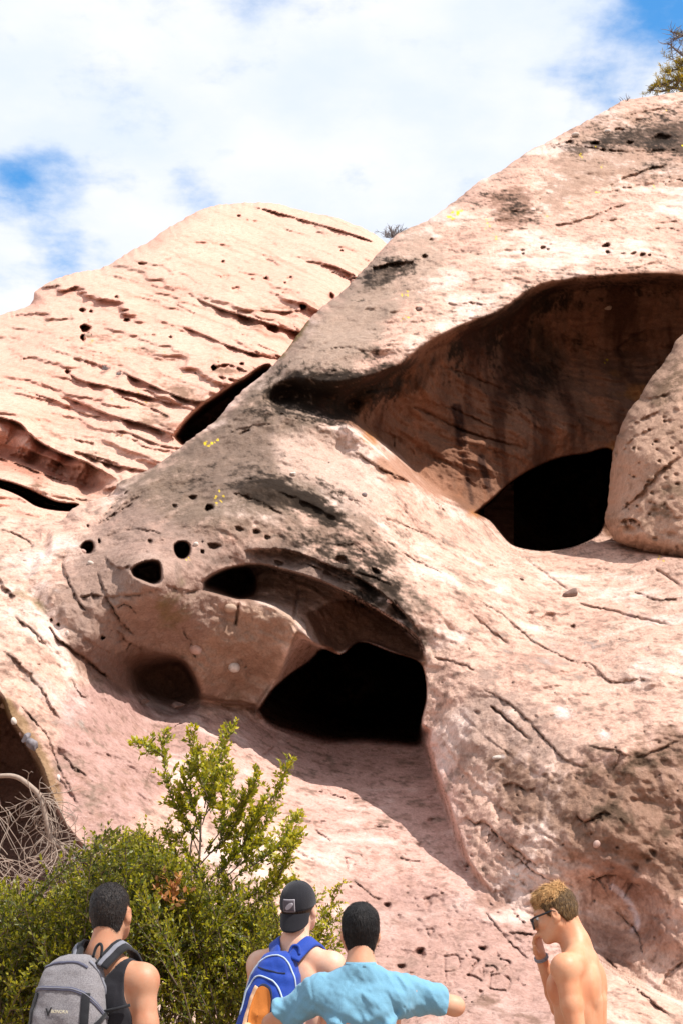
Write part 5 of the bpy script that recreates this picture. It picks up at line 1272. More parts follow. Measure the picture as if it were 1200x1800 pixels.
def make_cap(parent, pose):
    hc, R = np.array(pose['head'], float), pose['R']
    W_ = lambda q: np.array(q) @ R.T + hc
    nth, nph = 72, 18; V = []
    cz, rx, ry, rz = .030, .0865, .108, .106
    for i in range(nph + 1):
        ph = math.pi * .545 * i / nph
        for j in range(nth):
            th = 2 * math.pi * j / nth
            seam = math.exp(-((((th / (math.pi / 3)) + .5) % 1 - .5) / .035) ** 2)
            k = 1 - .010 * seam * min(1, i / 3)
            sp = math.sin(ph) ** .86
            V.append((rx * sp * math.cos(th) * k, -.010 + ry * sp * math.sin(th) * k, cz + rz * math.cos(ph) * k - .010 * max(0, -math.sin(th)) * (i / nph) ** 2))
    f = [(i * nth + j, (i + 1) * nth + j, (i + 1) * nth + (j + 1) % nth, i * nth + (j + 1) % nth) for i in range(nph) for j in range(nth)]
    cap = mesh_from_lists('cap', W_(V), f, M_black, parent)
    sol = cap.modifiers.new('thickness', 'SOLIDIFY'); sol.thickness = .0025
    # visor hangs over the nape
    na, nr = 28, 9; V = []; base = V
    for t in range(2):
        for i in range(nr):
            for j in range(na):
                a = math.radians(-62 + 124 * j / (na - 1)); u = i / (nr - 1)
                Ln = .084 * max(0.0, math.cos(a * 1.32)) ** .36
                x = (rx - .001) * math.sin(a); y = -.010 - (ry - .001) * math.cos(a)
                V.append((x - .06 * u * Ln * math.sin(a), y - u * Ln * .42 + (.002 if t else 0), -.004 - u * Ln * .95 - .9 * (x * x) * (0.4 + u)))
    n1 = nr * na; f = []
    for t in range(2):
        for i in range(nr - 1):
            for j in range(na - 1):
                q = (t * n1 + i * na + j, t * n1 + (i + 1) * na + j, t * n1 + (i + 1) * na + j + 1, t * n1 + i * na + j + 1)
                f.append(q if t else q[::-1])
    rim_ = [i * na for i in range(nr)] + [(nr - 1) * na + j for j in range(1, na)] + [i * na + na - 1 for i in range(nr - 2, -1, -1)]
    for a, b in zip(rim_[:-1], rim_[1:]): f.append((a, b, b + n1, a + n1))
    mesh_from_lists('visor', W_(V), f, M_black, cap)
    V, fb = sweep([(0, -.010, .134), (0, -.010, .140)], [.008, .005], 10); mesh_from_lists('button', W_(V), fix_degenerate(fb), M_black, cap)

    def dome(th, z):                                                           # point on the crown at angle th and height z
        c = min(1, max(-1, (z - cz) / rz)); sp = math.sin(math.acos(c)) ** .86
        return np.array((rx * sp * math.cos(th), -.010 + ry * sp * math.sin(th), z))
    for nm, sx, sz, mt, off in (('patch', .036, .030, M_patchedge, .0035), ('patch_print', .033, .027, M_print, .0048), ('patch_mark', .017, .009, M_patchedge, .0060)):
        V = []; n = 9
        for i in range(n):
            for j in range(n):
                th = -math.pi / 2 + math.radians(-6) + (j / (n - 1) - .5) * sx * 2 / .098; z = .036 + (i / (n - 1) - .5) * sz * 2
                if nm == 'patch_mark':                                         # pale leaf-like shapes on the print
                    a, b_ = (j / (n - 1) - .5) * 2, (i / (n - 1) - .5) * 2; k_ = math.sqrt(max(0, 1 - b_ * b_ * .9)); a *= k_
                    ox, oz, ro = (.004, -.003, .6)
                    sx_, sz_ = .026, .011; xx = a * sx_ * math.cos(ro) - b_ * sz_ * math.sin(ro) + ox; zz = a * sx_ * math.sin(ro) + b_ * sz_ * math.cos(ro) + oz
                    th = -math.pi / 2 + math.radians(-6) + xx / .098; z = .036 + zz
                p = dome(th, z); o_ = np.array((math.cos(th), math.sin(th), .15)); V.append(p + o_ / np.linalg.norm(o_) * off)
        f = [(i * n + j, i * n + j + 1, (i + 1) * n + j + 1, (i + 1) * n + j) for i in range(n - 1) for j in range(n - 1)]
        o = mesh_from_lists(nm, W_(V), f, mt, cap); sd = o.modifiers.new('thickness', 'SOLIDIFY'); sd.thickness = .002; sd.offset = -1
    return cap


make_cap(man2, P2)

# ============================================================== 3: light blue T-shirt, elbows out
R3 = rot_xyz(2, 6, 0)
P3 = dict(head=(.0, .03, 1.66), R=R3, sh_l=(-.19, .0, 1.405), sh_r=(.19, .0, 1.41), el_l=(-.392, .12, 1.268), el_r=(.418, .09, 1.345), wr_l=(-.20, .33, 1.33), wr_r=(.22, .33, 1.37),
          hand_l=dict(d=(.75, .35, .25), n=(.2, -.8, .3), side=1, curl=.5), hand_r=dict(d=(-.75, .35, .2), n=(-.2, -.8, .3), side=-1, curl=.5))
man3 = place_person('black haired man in a light blue t-shirt with both elbows raised', 633, 6.5, 1588, 0, 1.785)
f3 = build_body(P3); S3 = skin('light_tan_skin', (.56, .31, .20)); f3.mesh('body', S3, man3)
clothes_bottom(f3, M_shorts, man3)
H3 = hair_mat('black_hair', (.005, .004, .004), (.016, .012, .011), .5)
hf = hair_field(P3, [(-.12, -.082), (-.07, -.080), (-.045, -.068), (-.030, -.03), (-.012, .025), (.012, .03), (.022, -.01), (.032, .0), (.045, .04), (.07, .06), (.10, .066)], .008, .006, .006, .002, 3.0); h = hf.mesh('hair', H3, man3)


def whorl(q):
    c = np.array((0, -.065, .095)); d = q - c
    t = np.cross(np.array((0, -.5, .85)), d)
    v = d + t * .5; v /= np.linalg.norm(v, axis=1)[:, None] + 1e-6
    return v + np.array((0, 0, -1.2)) * (1 - sstep(q[:, 2], .03, .10))[:, None]


V, t = hair_strands(h, P3, 14000, .022, .0008, whorl, H3, lift=.10, seed=3, clump=.6)
add_strands(h, V, t, H3)


def tee(parent, pose, mat):
    g = Field((-.46, -.26, .80), (.50, .36, 1.56), .0065)
    g.ell((0, .010, 1.26), (.172, .122, .21), .05); g.ell((0, -.030, 1.345), (.178, .095, .13), .05); g.ell((0, .012, 1.05), (.165, .122, .19), .06); g.ell((0, .0, .92), (.185, .135, .14), .06)
    for sx in (-1, 1):
        sh, el = np.array(pose['sh_r' if sx > 0 else 'sh_l'], float), np.array(pose['el_r' if sx > 0 else 'el_l'], float)
        g.cone((0, -.03, 1.505), (sx * .13, -.028, 1.436), .056, .056, .045); g.cone((sx * .05, .0, 1.41), sh, .07, .07, .04)
        e = sh * .25 + el * .75
        g.cone(sh, e, .078, .072, .035)
        g.ell((sx * .085, -.09, 1.325), (.065, .034, .10), .04)
    s, P = g.sl((-2, -2, 0), (2, 2, 3))
    x, y, z = P[..., 0], P[..., 1], P[..., 2]
    fold = .010 * fbm(np.stack([x * 5, y * 4, z * 11 + np.abs(x) * 16], -1), 3) + .007 * np.sin((z * 30 + np.abs(x) * 38) + 3 * noise3(P * 5)) * sstep(np.abs(x), .05, .2) * (1 - sstep(z, 1.40, 1.47)) \
        + .006 * np.sin((z - .55 * np.abs(x)) * 75 + 4 * noise3(P * 4)) * (1 - sstep(z, 1.25, 1.38)) * sstep(-y, 0, .06)
    d = g.F[s] + 2.0 * fold.astype(np.float32) + (.005 * fbm(np.stack([x * 22, y * 10, z * 30 + x * 14], -1), 2) + .004 * np.exp(-((np.abs(x) - .205 - .18 * (z - 1.38)) / .005) ** 2)).astype(np.float32)
    for sx in (-1, 1):
        sh, el = np.array(pose['sh_r' if sx > 0 else 'sh_l'], float), np.array(pose['el_r' if sx > 0 else 'el_l'], float)
        ax = (el - sh) / np.linalg.norm(el - sh); e = sh * .27 + el * .73
        cut = ((P - e.astype(np.float32)) @ ax.astype(np.float32)); near = np.abs(x) > .2
        d = np.where(near & (x * sx > 0), np.maximum(d, cut), d)
    hc = np.array(pose['head']); a = np.array((0, -.025, 1.40)); b = hc + pose['R'] @ np.array((0, -.04, -.05)); ab = b - a
    t = np.clip(((P - a.astype(np.float32)) @ ab.astype(np.float32)) / (ab @ ab), 0, 1)
    nk = np.linalg.norm(P - a.astype(np.float32) - t[..., None] * ab.astype(np.float32), axis=-1) - .074
    cutz = z - (1.532 - .75 * np.maximum(0, y + .05))
    d = np.maximum(d, cutz); d = np.maximum(d, .82 - z)
    g.F[s] = d
    o = g.mesh('t_shirt', mat, parent)
    ang = np.linspace(0, 2 * np.pi, 40); ring = np.stack([.068 * np.cos(ang), -.026 + .068 * np.sin(ang), 1.526 - .75 * np.maximum(0, .024 + .068 * np.sin(ang))], -1)
    V, fq = sweep(ring, 1.0, section=np.array([(-.011, -.003), (.011, -.003), (.011, .004), (-.011, .004)]), up=np.stack([np.cos(ang), np.sin(ang), .25 + 0 * ang], -1), closed_ends=False)
    mesh_from_lists('collar', V, fix_degenerate(fq), mat, o)


tee(man3, P3, M_tee)

# ============================================================== 4: shirtless, sunglasses, hand to the face
R4 = rot_xyz(8, -18, 0)
P4 = dict(head=(.0, .095, 1.640), R=R4, neck=(0, .05, 0), sh_l=(-.183, .015, 1.40), sh_r=(.178, .03, 1.40), el_l=(-.215, -.035, 1.115), wr_l=(-.225, .05, .87), el_r=(.235, .150, 1.200), wr_r=(.075, .195, 1.445),
          hand_r=dict(d=(-.45, .08, .85), n=(-.2, -.80, .0), side=-1, curl=.55))
man4 = place_person('shirtless blond man in dark sunglasses raising one hand to his face', 1008, 7.35, 1558, 68, 1.77)
f4 = build_body(P4); S4 = skin('sun_tanned_skin', (.60, .31, .18)); f4.mesh('body', S4, man4)
clothes_bottom(f4, M_khaki, man4)
H4 = hair_mat('dark_blond_hair', (.075, .040, .017), (.20, .115, .045), .45); H4b = hair_mat('blond_hair', (.40, .20, .07), (.74, .44, .19), .45)
ZL4 = [(-.12, -.052), (-.07, -.050), (-.045, -.045), (-.030, -.02), (-.012, .028), (.012, .032), (.020, -.012), (.030, -.008), (.042, .038), (.07, .055), (.10, .062)]
hf = hair_field(P4, ZL4, .007, .004, .0, .003, 9.0); h = hf.mesh('hair', H4, man4)
V, t = hair_strands(h, P4, 7000, .018, .0009, lambda q: np.stack([q[:, 0] * 1, -.2 + 0 * q[:, 0], -1 + 0 * q[:, 0]], -1), H4, lift=.25, seed=5)
add_strands(h, V, t, H4)
ZT4 = [(-.12, .095), (-.06, .075), (0, .060), (.05, .062), (.10, .066)]
hf = hair_field(P4, ZT4, .009, .010, .004, .007, 5.0, .05); h = hf.mesh('hair', H4b, man4)
V, t = hair_strands(h, P4, 9000, .036, .0013, lambda q: np.stack([q[:, 0] * 3 + .15, .9 + 0 * q[:, 0], -.35 - q[:, 2] * 1.5], -1), H4b, lift=.30, seed=6, clump=1.3)
h = add_strands(h, V, t, H4b); h['label'] = 'sun-bleached longer hair on top'
hc4, Rr4 = np.array(P4['head']), R4
for sx in (-1, 1):
    V = []
    for a in range(8):
        for b_ in range(12):
            V.append(np.array((sx * .032, .082, .008)) + .0115 * np.array((math.sin(math.pi * a / 7) * math.cos(2 * math.pi * b_ / 12), math.cos(math.pi * a / 7), math.sin(math.pi * a / 7) * math.sin(2 * math.pi * b_ / 12))))
    mesh_from_lists('eye', np.array(V) @ Rr4.T + hc4, [(a * 12 + b_, (a + 1) * 12 + b_, (a + 1) * 12 + (b_ + 1) % 12, a * 12 + (b_ + 1) % 12) for a in range(7) for b_ in range(12)], M_eye, man4)
wr4 = np.array(P4['wr_r']); el4 = np.array(P4['el_r']); ax4 = (wr4 - el4) / np.linalg.norm(wr4 - el4)
ang = np.linspace(0, 2 * np.pi, 28); u4 = np.cross(ax4, (0, 0, 1.)); u4 /= np.linalg.norm(u4); v4 = np.cross(ax4, u4)
for off in (-.012, -.003):
    tube_obj('wristband', wr4 + ax4 * off + .0315 * (np.cos(ang)[:, None] * u4 + np.sin(ang)[:, None] * v4), .0042, M_cord, man4, 6)

# sunglasses rest on his nose: a thing of their own
sg = empty('sunglasses'); sg.location = man4.location; sg.rotation_euler = man4.rotation_euler; sg.scale = man4.scale
tag(sg, 'dark sunglasses with thick black frame on the shirtless man', 'sunglasses')
Wg = lambda q: np.asarray(q, float) @ Rr4.T + hc4
for sx in (-1, 1):
    n = 26; a = np.linspace(0, 2 * np.pi, n, endpoint=False)
    ex = np.sign(np.cos(a)) * np.abs(np.cos(a)) ** .7; ez = np.sign(np.sin(a)) * np.abs(np.sin(a)) ** .8
    wrap = lambda x: .121 - 2.6 * x * x
    out = np.stack([sx * .034 + .028 * ex, wrap(sx * .034 + .028 * ex), -.010 + .025 * ez], -1)
    ctr = np.array((sx * .034, wrap(.034) + .003, -.010))
    V = np.vstack([out, ctr, out - (0, .003, 0)]); fc = [(i, (i + 1) % n, n) for i in range(n)] + [(i, n + 1 + i, n + 1 + (i + 1) % n, (i + 1) % n) for i in range(n)] + [tuple(range(n + 1, 2 * n + 1))[::-1]]
    mesh_from_lists('lens', Wg(V), fc, M_lens, sg)
    tube_obj('frame', Wg(np.vstack([out, out[:1]]) + (0, .001, 0)), .0034, M_plastic, sg, 7)
    tube_obj('temple', Wg(spline([(sx * .063, .108, .012), (sx * .079, .085, .016), (sx * .084, .03, .018), (sx * .083, -.002, .018), (sx * .079, -.025, -.004)], 16)), [.0048] * 10 + [.004] * 6, M_plastic, sg, 7)
tube_obj('bridge', Wg(spline([(-.010, .121, .006), (0, .124, .010), (.010, .121, .006)], 8)), .0032, M_plastic, sg, 7)
print('people', time.time() - T0)
# ------------------------------------------------------------------ backpacks (each a thing of its own, worn by a man)
class Pack:
    """soft bag described by half-width and bulge over height; S(u, z) is a point on its outside (u from -1 left to 1 right)"""

    def __init__(self, prof, back, squareness=.55, crease=.004, seed=0, shear=0.0, turn=0.0, dx=0.0):
        self.turn, self.dx = math.radians(turn), dx
        self.p = np.array(prof, float); self.back = back; self.q = squareness; self.cr = crease; self.seed = seed; self.shear = shear

    def S(self, u, z, off=0.0):
        u, z = np.asarray(u, float), np.asarray(z, float)
        w = np.interp(z, self.p[:, 0], self.p[:, 1]); d = np.interp(z, self.p[:, 0], self.p[:, 2])
        a = np.clip(u, -1, 1) * math.pi / 2
        sx, cx = np.sign(np.sin(a)) * np.abs(np.sin(a)) ** .8, np.abs(np.cos(a)) ** self.q
        P = np.stack([w * sx + self.shear * (z - 1.3), -self.back(z) - d * cx, z + 0 * u], -1)
        n = np.stack([sx * d * .8, -cx * w - .02, 0 * sx + .12], -1); n /= np.linalg.norm(n, axis=-1, keepdims=True)
        f = self.cr * fbm(np.stack([P[..., 0] * 9 + self.seed, P[..., 2] * 13, P[..., 0] * 4], -1), 3) * 2
        return self.place(P + n * (f + off)[..., None] if np.ndim(f) else P + n * (f + off))

    def place(self, P):
        c, s = math.cos(self.turn), math.sin(self.turn); y = P[..., 1] + .12
        return np.stack([P[..., 0] * c - y * s + self.dx, P[..., 0] * s + y * c - .12, P[..., 2]], -1)

    def N(self, u, z):
        e = 1e-3; a = self.S(u + e, z) - self.S(u - e, z); b = self.S(u, z + e) - self.S(u, z - e)
        n = np.cross(a, b); return n / (np.linalg.norm(n, axis=-1, keepdims=True) + 1e-9)

    def body(self, name, mat, parent, nz=70, nu=60):
        z = np.linspace(self.p[0, 0], self.p[-1, 0], nz); u = np.linspace(-1, 1, nu)
        U, Z = np.meshgrid(u, z); F = self.S(U, Z)
        u0, self.cr = self.cr, 0; Bk = F.copy(); w = np.interp(Z, self.p[:, 0], self.p[:, 1]); Bk = self.place(np.stack([w * np.sign(U) * np.abs(np.sin(U * math.pi / 2)) ** .8 + self.shear * (Z - 1.3), -self.back(Z), Z], -1)); self.cr = u0
        V = np.concatenate([F.reshape(-1, 3), Bk.reshape(-1, 3)]); i = np.arange(nz * nu).reshape(nz, nu)
        q = np.stack([i[:-1, :-1], i[:-1, 1:], i[1:, 1:], i[1:, :-1]], -1).reshape(-1, 4)
        f = [tuple(x) for x in q] + [tuple(x[::-1]) for x in q + nz * nu]
        b = nz * nu
        for j in range(nu - 1): f += [(i[0, j + 1], i[0, j], i[0, j] + b, i[0, j + 1] + b), (i[-1, j], i[-1, j + 1], i[-1, j + 1] + b, i[-1, j] + b)]
        return mesh_from_lists(name, V, [tuple(int(k) for k in x) for x in f], mat, parent)

    def line(self, uz, n=30):
        c = curve_pts3(np.array([(a, b, 0) for a, b in uz], float), n); return c[:, 0], c[:, 1]

    def strip(self, name, uz, width, mat, parent, thick=.004, off=.002, n=30):
        u, z = self.line(uz, n); P = self.S(u, z, off)
        return strip_obj(name, P, width, thick, mat, parent, self.N(u, z))

    def cordline(self, name, uz, r, mat, parent, off=.002, n=36):
        u, z = self.line(uz, n)
        return tube_obj(name, self.S(u, z, off), r, mat, parent, 6)


def worn(name, man, label):
    o = empty(name); o.location = man.location; o.rotation_euler = man.rotation_euler; o.scale = man.scale
    tag(o, label, 'backpack', 'backpacks worn by the men')
    return o


def shoulder_straps(root, field, pts_r, width, mat, lip=None, thick=.012, names=('shoulder_strap',)):
    for sx in (-1, 1):
        P = spline([(sx * a, b, c) for a, b, c in pts_r], 44); P = field.push(P, thick * .5 + .006)
        for _ in range(3): P[1:-1] = (P[:-2] + P[1:-1] * 2 + P[2:]) / 4
        P = field.push(P, thick * .5 + .004)
        o = strip_obj('shoulder_strap', P, width, thick, mat, root, field.grad(P))
        if lip:
            G = field.grad(P); T = np.gradient(P, axis=0); T /= np.linalg.norm(T, axis=1)[:, None]; sd = np.cross(T, G)
            strip_obj('strap_stripe', P + G * (thick * .55 + .001) - sd * (width * .10), width * .30, .003, lip, o, G)


# ---- grey bag
b1 = worn('backpack', man1, 'grey heather backpack with black straps and slate zips on the left man')
pk1 = Pack([(.92, .10, .05), (.935, .135, .11), (.96, .148, .135), (1.10, .156, .155), (1.25, .152, .150), (1.36, .140, .120), (1.42, .118, .092), (1.455, .092, .066), (1.472, .066, .040), (1.479, .035, .014)], lambda z: .118 + .05 * sstep(z, 1.30, 1.50) * 0 + .0 * z, .50, .006, 2.0, shear=0.0, turn=15, dx=-.065)
pk1.body('pack_body', M_grey, b1)
b1.location.z += .03
zz1 = pk1.strip('pocket_zip', [(-.97, 1.325), (-.7, 1.348), (-.2, 1.353), (.18, 1.343), (.5, 1.31), (.97, 1.235)], .017, M_zip, b1, .005, .003, 44)
pk1.cordline('zip_teeth', [(-.97, 1.325), (-.7, 1.348), (-.2, 1.353), (.18, 1.343), (.5, 1.31), (.97, 1.235)], .0022, M_zipgrey, zz1, .006, 44)
pk1.strip('top_zip', [(-.80, 1.425), (-.4, 1.447), (.1, 1.447), (.42, 1.428)], .010, M_zip, b1, .005, .003)
pk1.strip('edge_binding', [(.55, 1.452), (.80, 1.42), (.93, 1.35), (.97, 1.26)], .013, M_zipgrey, b1, .005, .003)
for u0, u1 in ((-.66, -.70), (.36, .33)):
    pk1.strip('webbing', [(u0, 1.335), ((u0 + u1) / 2, 1.18), (u1, .97)], .034, M_web, b1, .004, .004)
pk1.strip('side_strap', [(.34, 1.185), (.62, 1.215), (.97, 1.262)], .020, M_web, b1, .005, .008)
tube_obj('strap_tail', [(.075, -.15, 1.262), (.135, -.125, 1.275), (.185, -.10, 1.290)], .007, M_web, b1, 6)
tube_obj('grab_loop', spline([(.015, -.120, 1.468), (.022, -.112, 1.505), (.038, -.108, 1.520), (.05, -.112, 1.505), (.052, -.118, 1.468)], 18), .006, M_web, b1, 6)
shoulder_straps(b1, f1, [(.062, -.135, 1.435), (.080, -.10, 1.475), (.092, -.04, 1.50), (.100, .03, 1.48), (.112, .09, 1.40), (.125, .115, 1.27), (.15, .06, 1.12), (.15, -.08, 1.0)], .062, M_web, M_zipgrey)
# printed mark: a V emblem and letters
lg = empty('logo'); lg.parent = b1
for pts, mt in (([(-.030, .012), (-.023, .012), (-.016, -.004), (-.009, .014), (-.004, .014), (-.014, -.014), (-.018, -.014)], M_logo),):
    V = []
    for off in (.0032, .0046):
        for x, z in pts: V.append(pk1.S((x - .020) / .156 / 1.25, 1.268 + z, off))
    n = len(pts); mesh_from_lists('emblem', np.array(V), [tuple(range(n))[::-1], tuple(range(n, 2 * n))] + [(i, (i + 1) % n, n + (i + 1) % n, n + i) for i in range(n)], mt, lg, False)
fc = bpy.data.curves.new('lettering', 'FONT'); fc.body = 'BONOKA'; fc.size = .017; fc.space_character = 1.05; fc.extrude = .0008
fo = bpy.data.objects.new('lettering', fc); COL.objects.link(fo); fc.materials.append(M_logo2); fo.parent = lg
p0 = pk1.S(-.13, 1.262, .006); nn_ = pk1.N(-.13, 1.262); nn_ = nn_ if nn_[1] < 0 else -nn_
ex = np.array((1, 0, 0.)) - nn_ * nn_[0]; ex /= np.linalg.norm(ex); ez = np.cross(nn_, ex)
fm = bpy.data.meshes.new_from_object(fo); bpy.data.objects.remove(fo); fo = bpy.data.objects.new('lettering', fm); COL.objects.link(fo); fo.parent = lg
fo.matrix_local = Matrix(((ex[0], ez[0], nn_[0], p0[0]), (ex[1], ez[1], nn_[1], p0[1]), (ex[2], ez[2], nn_[2], p0[2]), (0, 0, 0, 1)))

# ---- blue bag, unzipped
b2 = worn('backpack', man2, 'royal blue backpack hanging open with orange lining on the capped man')
pk2 = Pack([(.84, .10, .06), (.86, .145, .12), (.95, .16, .165), (1.10, .158, .175), (1.25, .142, .145), (1.36, .115, .105), (1.42, .092, .078), (1.452, .074, .056), (1.466, .05, .03), (1.472, .03, .01)], lambda z: .122 + 0 * z, .55, .008, 7.0, shear=.10, turn=9, dx=-.05)
pk2.body('pack_body', M_blue, b2)
pk2.cordline('piping', [(-.95, 1.20), (-.85, 1.32), (-.62, 1.41), (-.3, 1.444), (.1, 1.448), (.48, 1.42), (.74, 1.32), (.84, 1.20), (.86, 1.05)], .0042, M_pipe, b2, .002, 60)
pk2.cordline('piping', [(-.62, 1.19), (-.58, 1.29), (-.42, 1.345), (-.18, 1.358), (.12, 1.33), (.34, 1.25), (.42, 1.14), (.40, 1.00)], .0042, M_pipe, b2, .003, 60)
pk2.strip('pocket_seam', [(-.48, 1.40), (-.1, 1.385), (.36, 1.375)], .008, M_navy, b2, .003, .001)
pk2.strip('zip', [(.42, 1.20), (.47, 1.13), (.48, 1.05)], .008, M_pipe, b2, .004, .004)
# opening: dark collar, orange hollow inside, peach lining folding out
n, m = 40, 7; ang = np.linspace(0, 2 * np.pi, n, endpoint=False)


def opening(scale, dz=0.0): return -.06 + .165 * scale * np.cos(ang) * (1 + .12 * np.sin(ang)), 1.185 + dz + .128 * scale * np.sin(ang)


V = []
for i, (sc_, off) in enumerate(((1.12, .002), (1.08, .013), (1.0, .015), (.93, .006))):
    u, z = opening(sc_); V.append(pk2.S(u, z, off))
V = np.concatenate(V); f = [(i * n + j, i * n + (j + 1) % n, (i + 1) * n + (j + 1) % n, (i + 1) * n + j) for i in range(3) for j in range(n)]
mesh_from_lists('collar', V, f, M_navy, b2)
V = []
for i, sc_ in enumerate((.95, .85, .7, .5, .25, .02)):
    u, z = opening(sc_); P = pk2.S(u, z, .006 - .006 * i); P[:, 1] += .0; V.append(P)
V = np.concatenate(V); f = [(i * n + j, i * n + (j + 1) % n, (i + 1) * n + (j + 1) % n, (i + 1) * n + j) for i in range(5) for j in range(n)]
# the hollow: shallow bowl standing just proud of the cloth, its rim rolled
V2 = []
for i, (sc_, off) in enumerate(((.97, .016), (.90, .010), (.75, .006), (.5, .0045), (.25, .004), (.02, .004))):
    u, z = opening(sc_); V2.append(pk2.S(u, z, off))
mesh_from_lists('lining', np.concatenate(V2), f, M_orange, b2)
V = []; k = 16; r_ = 8
for i in range(r_):
    for j in range(k):
        t = j / (k - 1); a = math.radians(205 + 120 * t); sc_ = .62 + .75 * i / (r_ - 1)
        u = -.06 + .165 * sc_ * math.cos(a); z = 1.185 + .128 * sc_ * math.sin(a)
        V.append(pk2.S(np.array(u), np.array(z), np.array(.012 + .028 * math.sin(math.pi * i / (r_ - 1)) + .006 * math.sin(t * 14 + i))))
f = [(i * k + j, i * k + j + 1, (i + 1) * k + j + 1, (i + 1) * k + j) for i in range(r_ - 1) for j in range(k - 1)]
fl = mesh_from_lists('lining_flap', np.array(V), f, M_peach, b2); sd = fl.modifiers.new('thickness', 'SOLIDIFY'); sd.thickness = .003
pk2.strip('lining_edge', [(-.27, 1.10), (-.28, 1.20), (-.24, 1.27), (-.18, 1.305)], .020, M_peach, b2, .004, .014)
pk2.cordline('piping', [(-.92, 1.14), (-.96, 1.06), (-.80, .98), (-.55, .99), (-.40, 1.06)], .004, M_pipe, b2, .004, 40)
tube_obj('grab_loop', spline([(.02, -.128, 1.455), (.03, -.118, 1.49), (.05, -.115, 1.498), (.07, -.118, 1.488), (.075, -.128, 1.455)], 18), .007, M_blue, b2, 6)
shoulder_straps(b2, f2, [(.050, -.145, 1.435), (.070, -.10, 1.480), (.092, -.03, 1.505), (.105, .035, 1.475), (.115, .09, 1.40), (.125, .115, 1.27), (.155, .06, 1.10), (.15, -.08, .95)], .066, M_blue)
# ------------------------------------------------------------------ plants
def leaf_mat(name, trans=.42):
    m = bpy.data.materials.new(name); m.use_nodes = True; nt = m.node_tree; b = nt.nodes['Principled BSDF']
    a = N(nt, 'ShaderNodeAttribute', attribute_name='tint')
    L(nt, a.outputs['Color'], b.inputs['Base Color']); b.inputs['Roughness'].default_value = .42; b.inputs['Specular IOR Level'].default_value = .45
    tr = nt.nodes.new('ShaderNodeBsdfTranslucent'); hs = mixc(nt, 1.0, a.outputs['Color'], (1.5, 1.45, .7), 'MULTIPLY'); L(nt, hs, tr.inputs['Color'])
    mx = nt.nodes.new('ShaderNodeMixShader'); mx.inputs[0].default_value = trans
    L(nt, b.outputs[0], mx.inputs[1]); L(nt, tr.outputs[0], mx.inputs[2]); L(nt, mx.outputs[0], nt.nodes['Material Output'].inputs['Surface'])
    return m


def bark(name, c0, c1, rough=.9):
    m, nt, b = new_mat(name, rough, c0)
    t = nt.nodes.new('ShaderNodeTexCoord'); n = N(nt, 'ShaderNodeTexNoise', Scale=35.0, Detail=5.0); L(nt, t.outputs['Object'], n.inputs['Vector'])
    L(nt, mixc(nt, n.outputs[0], c0, c1), b.inputs['Base Color']); bump(nt, b, n.outputs[0], .6, .01)
    return m


M_leaf = leaf_mat('small_green_leaf'); M_twig = bark('shrub_bark', (.075, .05, .035), (.16, .11, .08)); M_dead = bark('dead_wood', (.40, .31, .25), (.24, .175, .135)); M_drygrass = bark('dry_stalk', (.40, .30, .2), (.28, .2, .13)); M_greytwig = bark('grey_twig', (.20, .17, .16), (.12, .1, .1))
M_needle = leaf_mat('pine_needle', .2)
pr = np.random.default_rng(21)


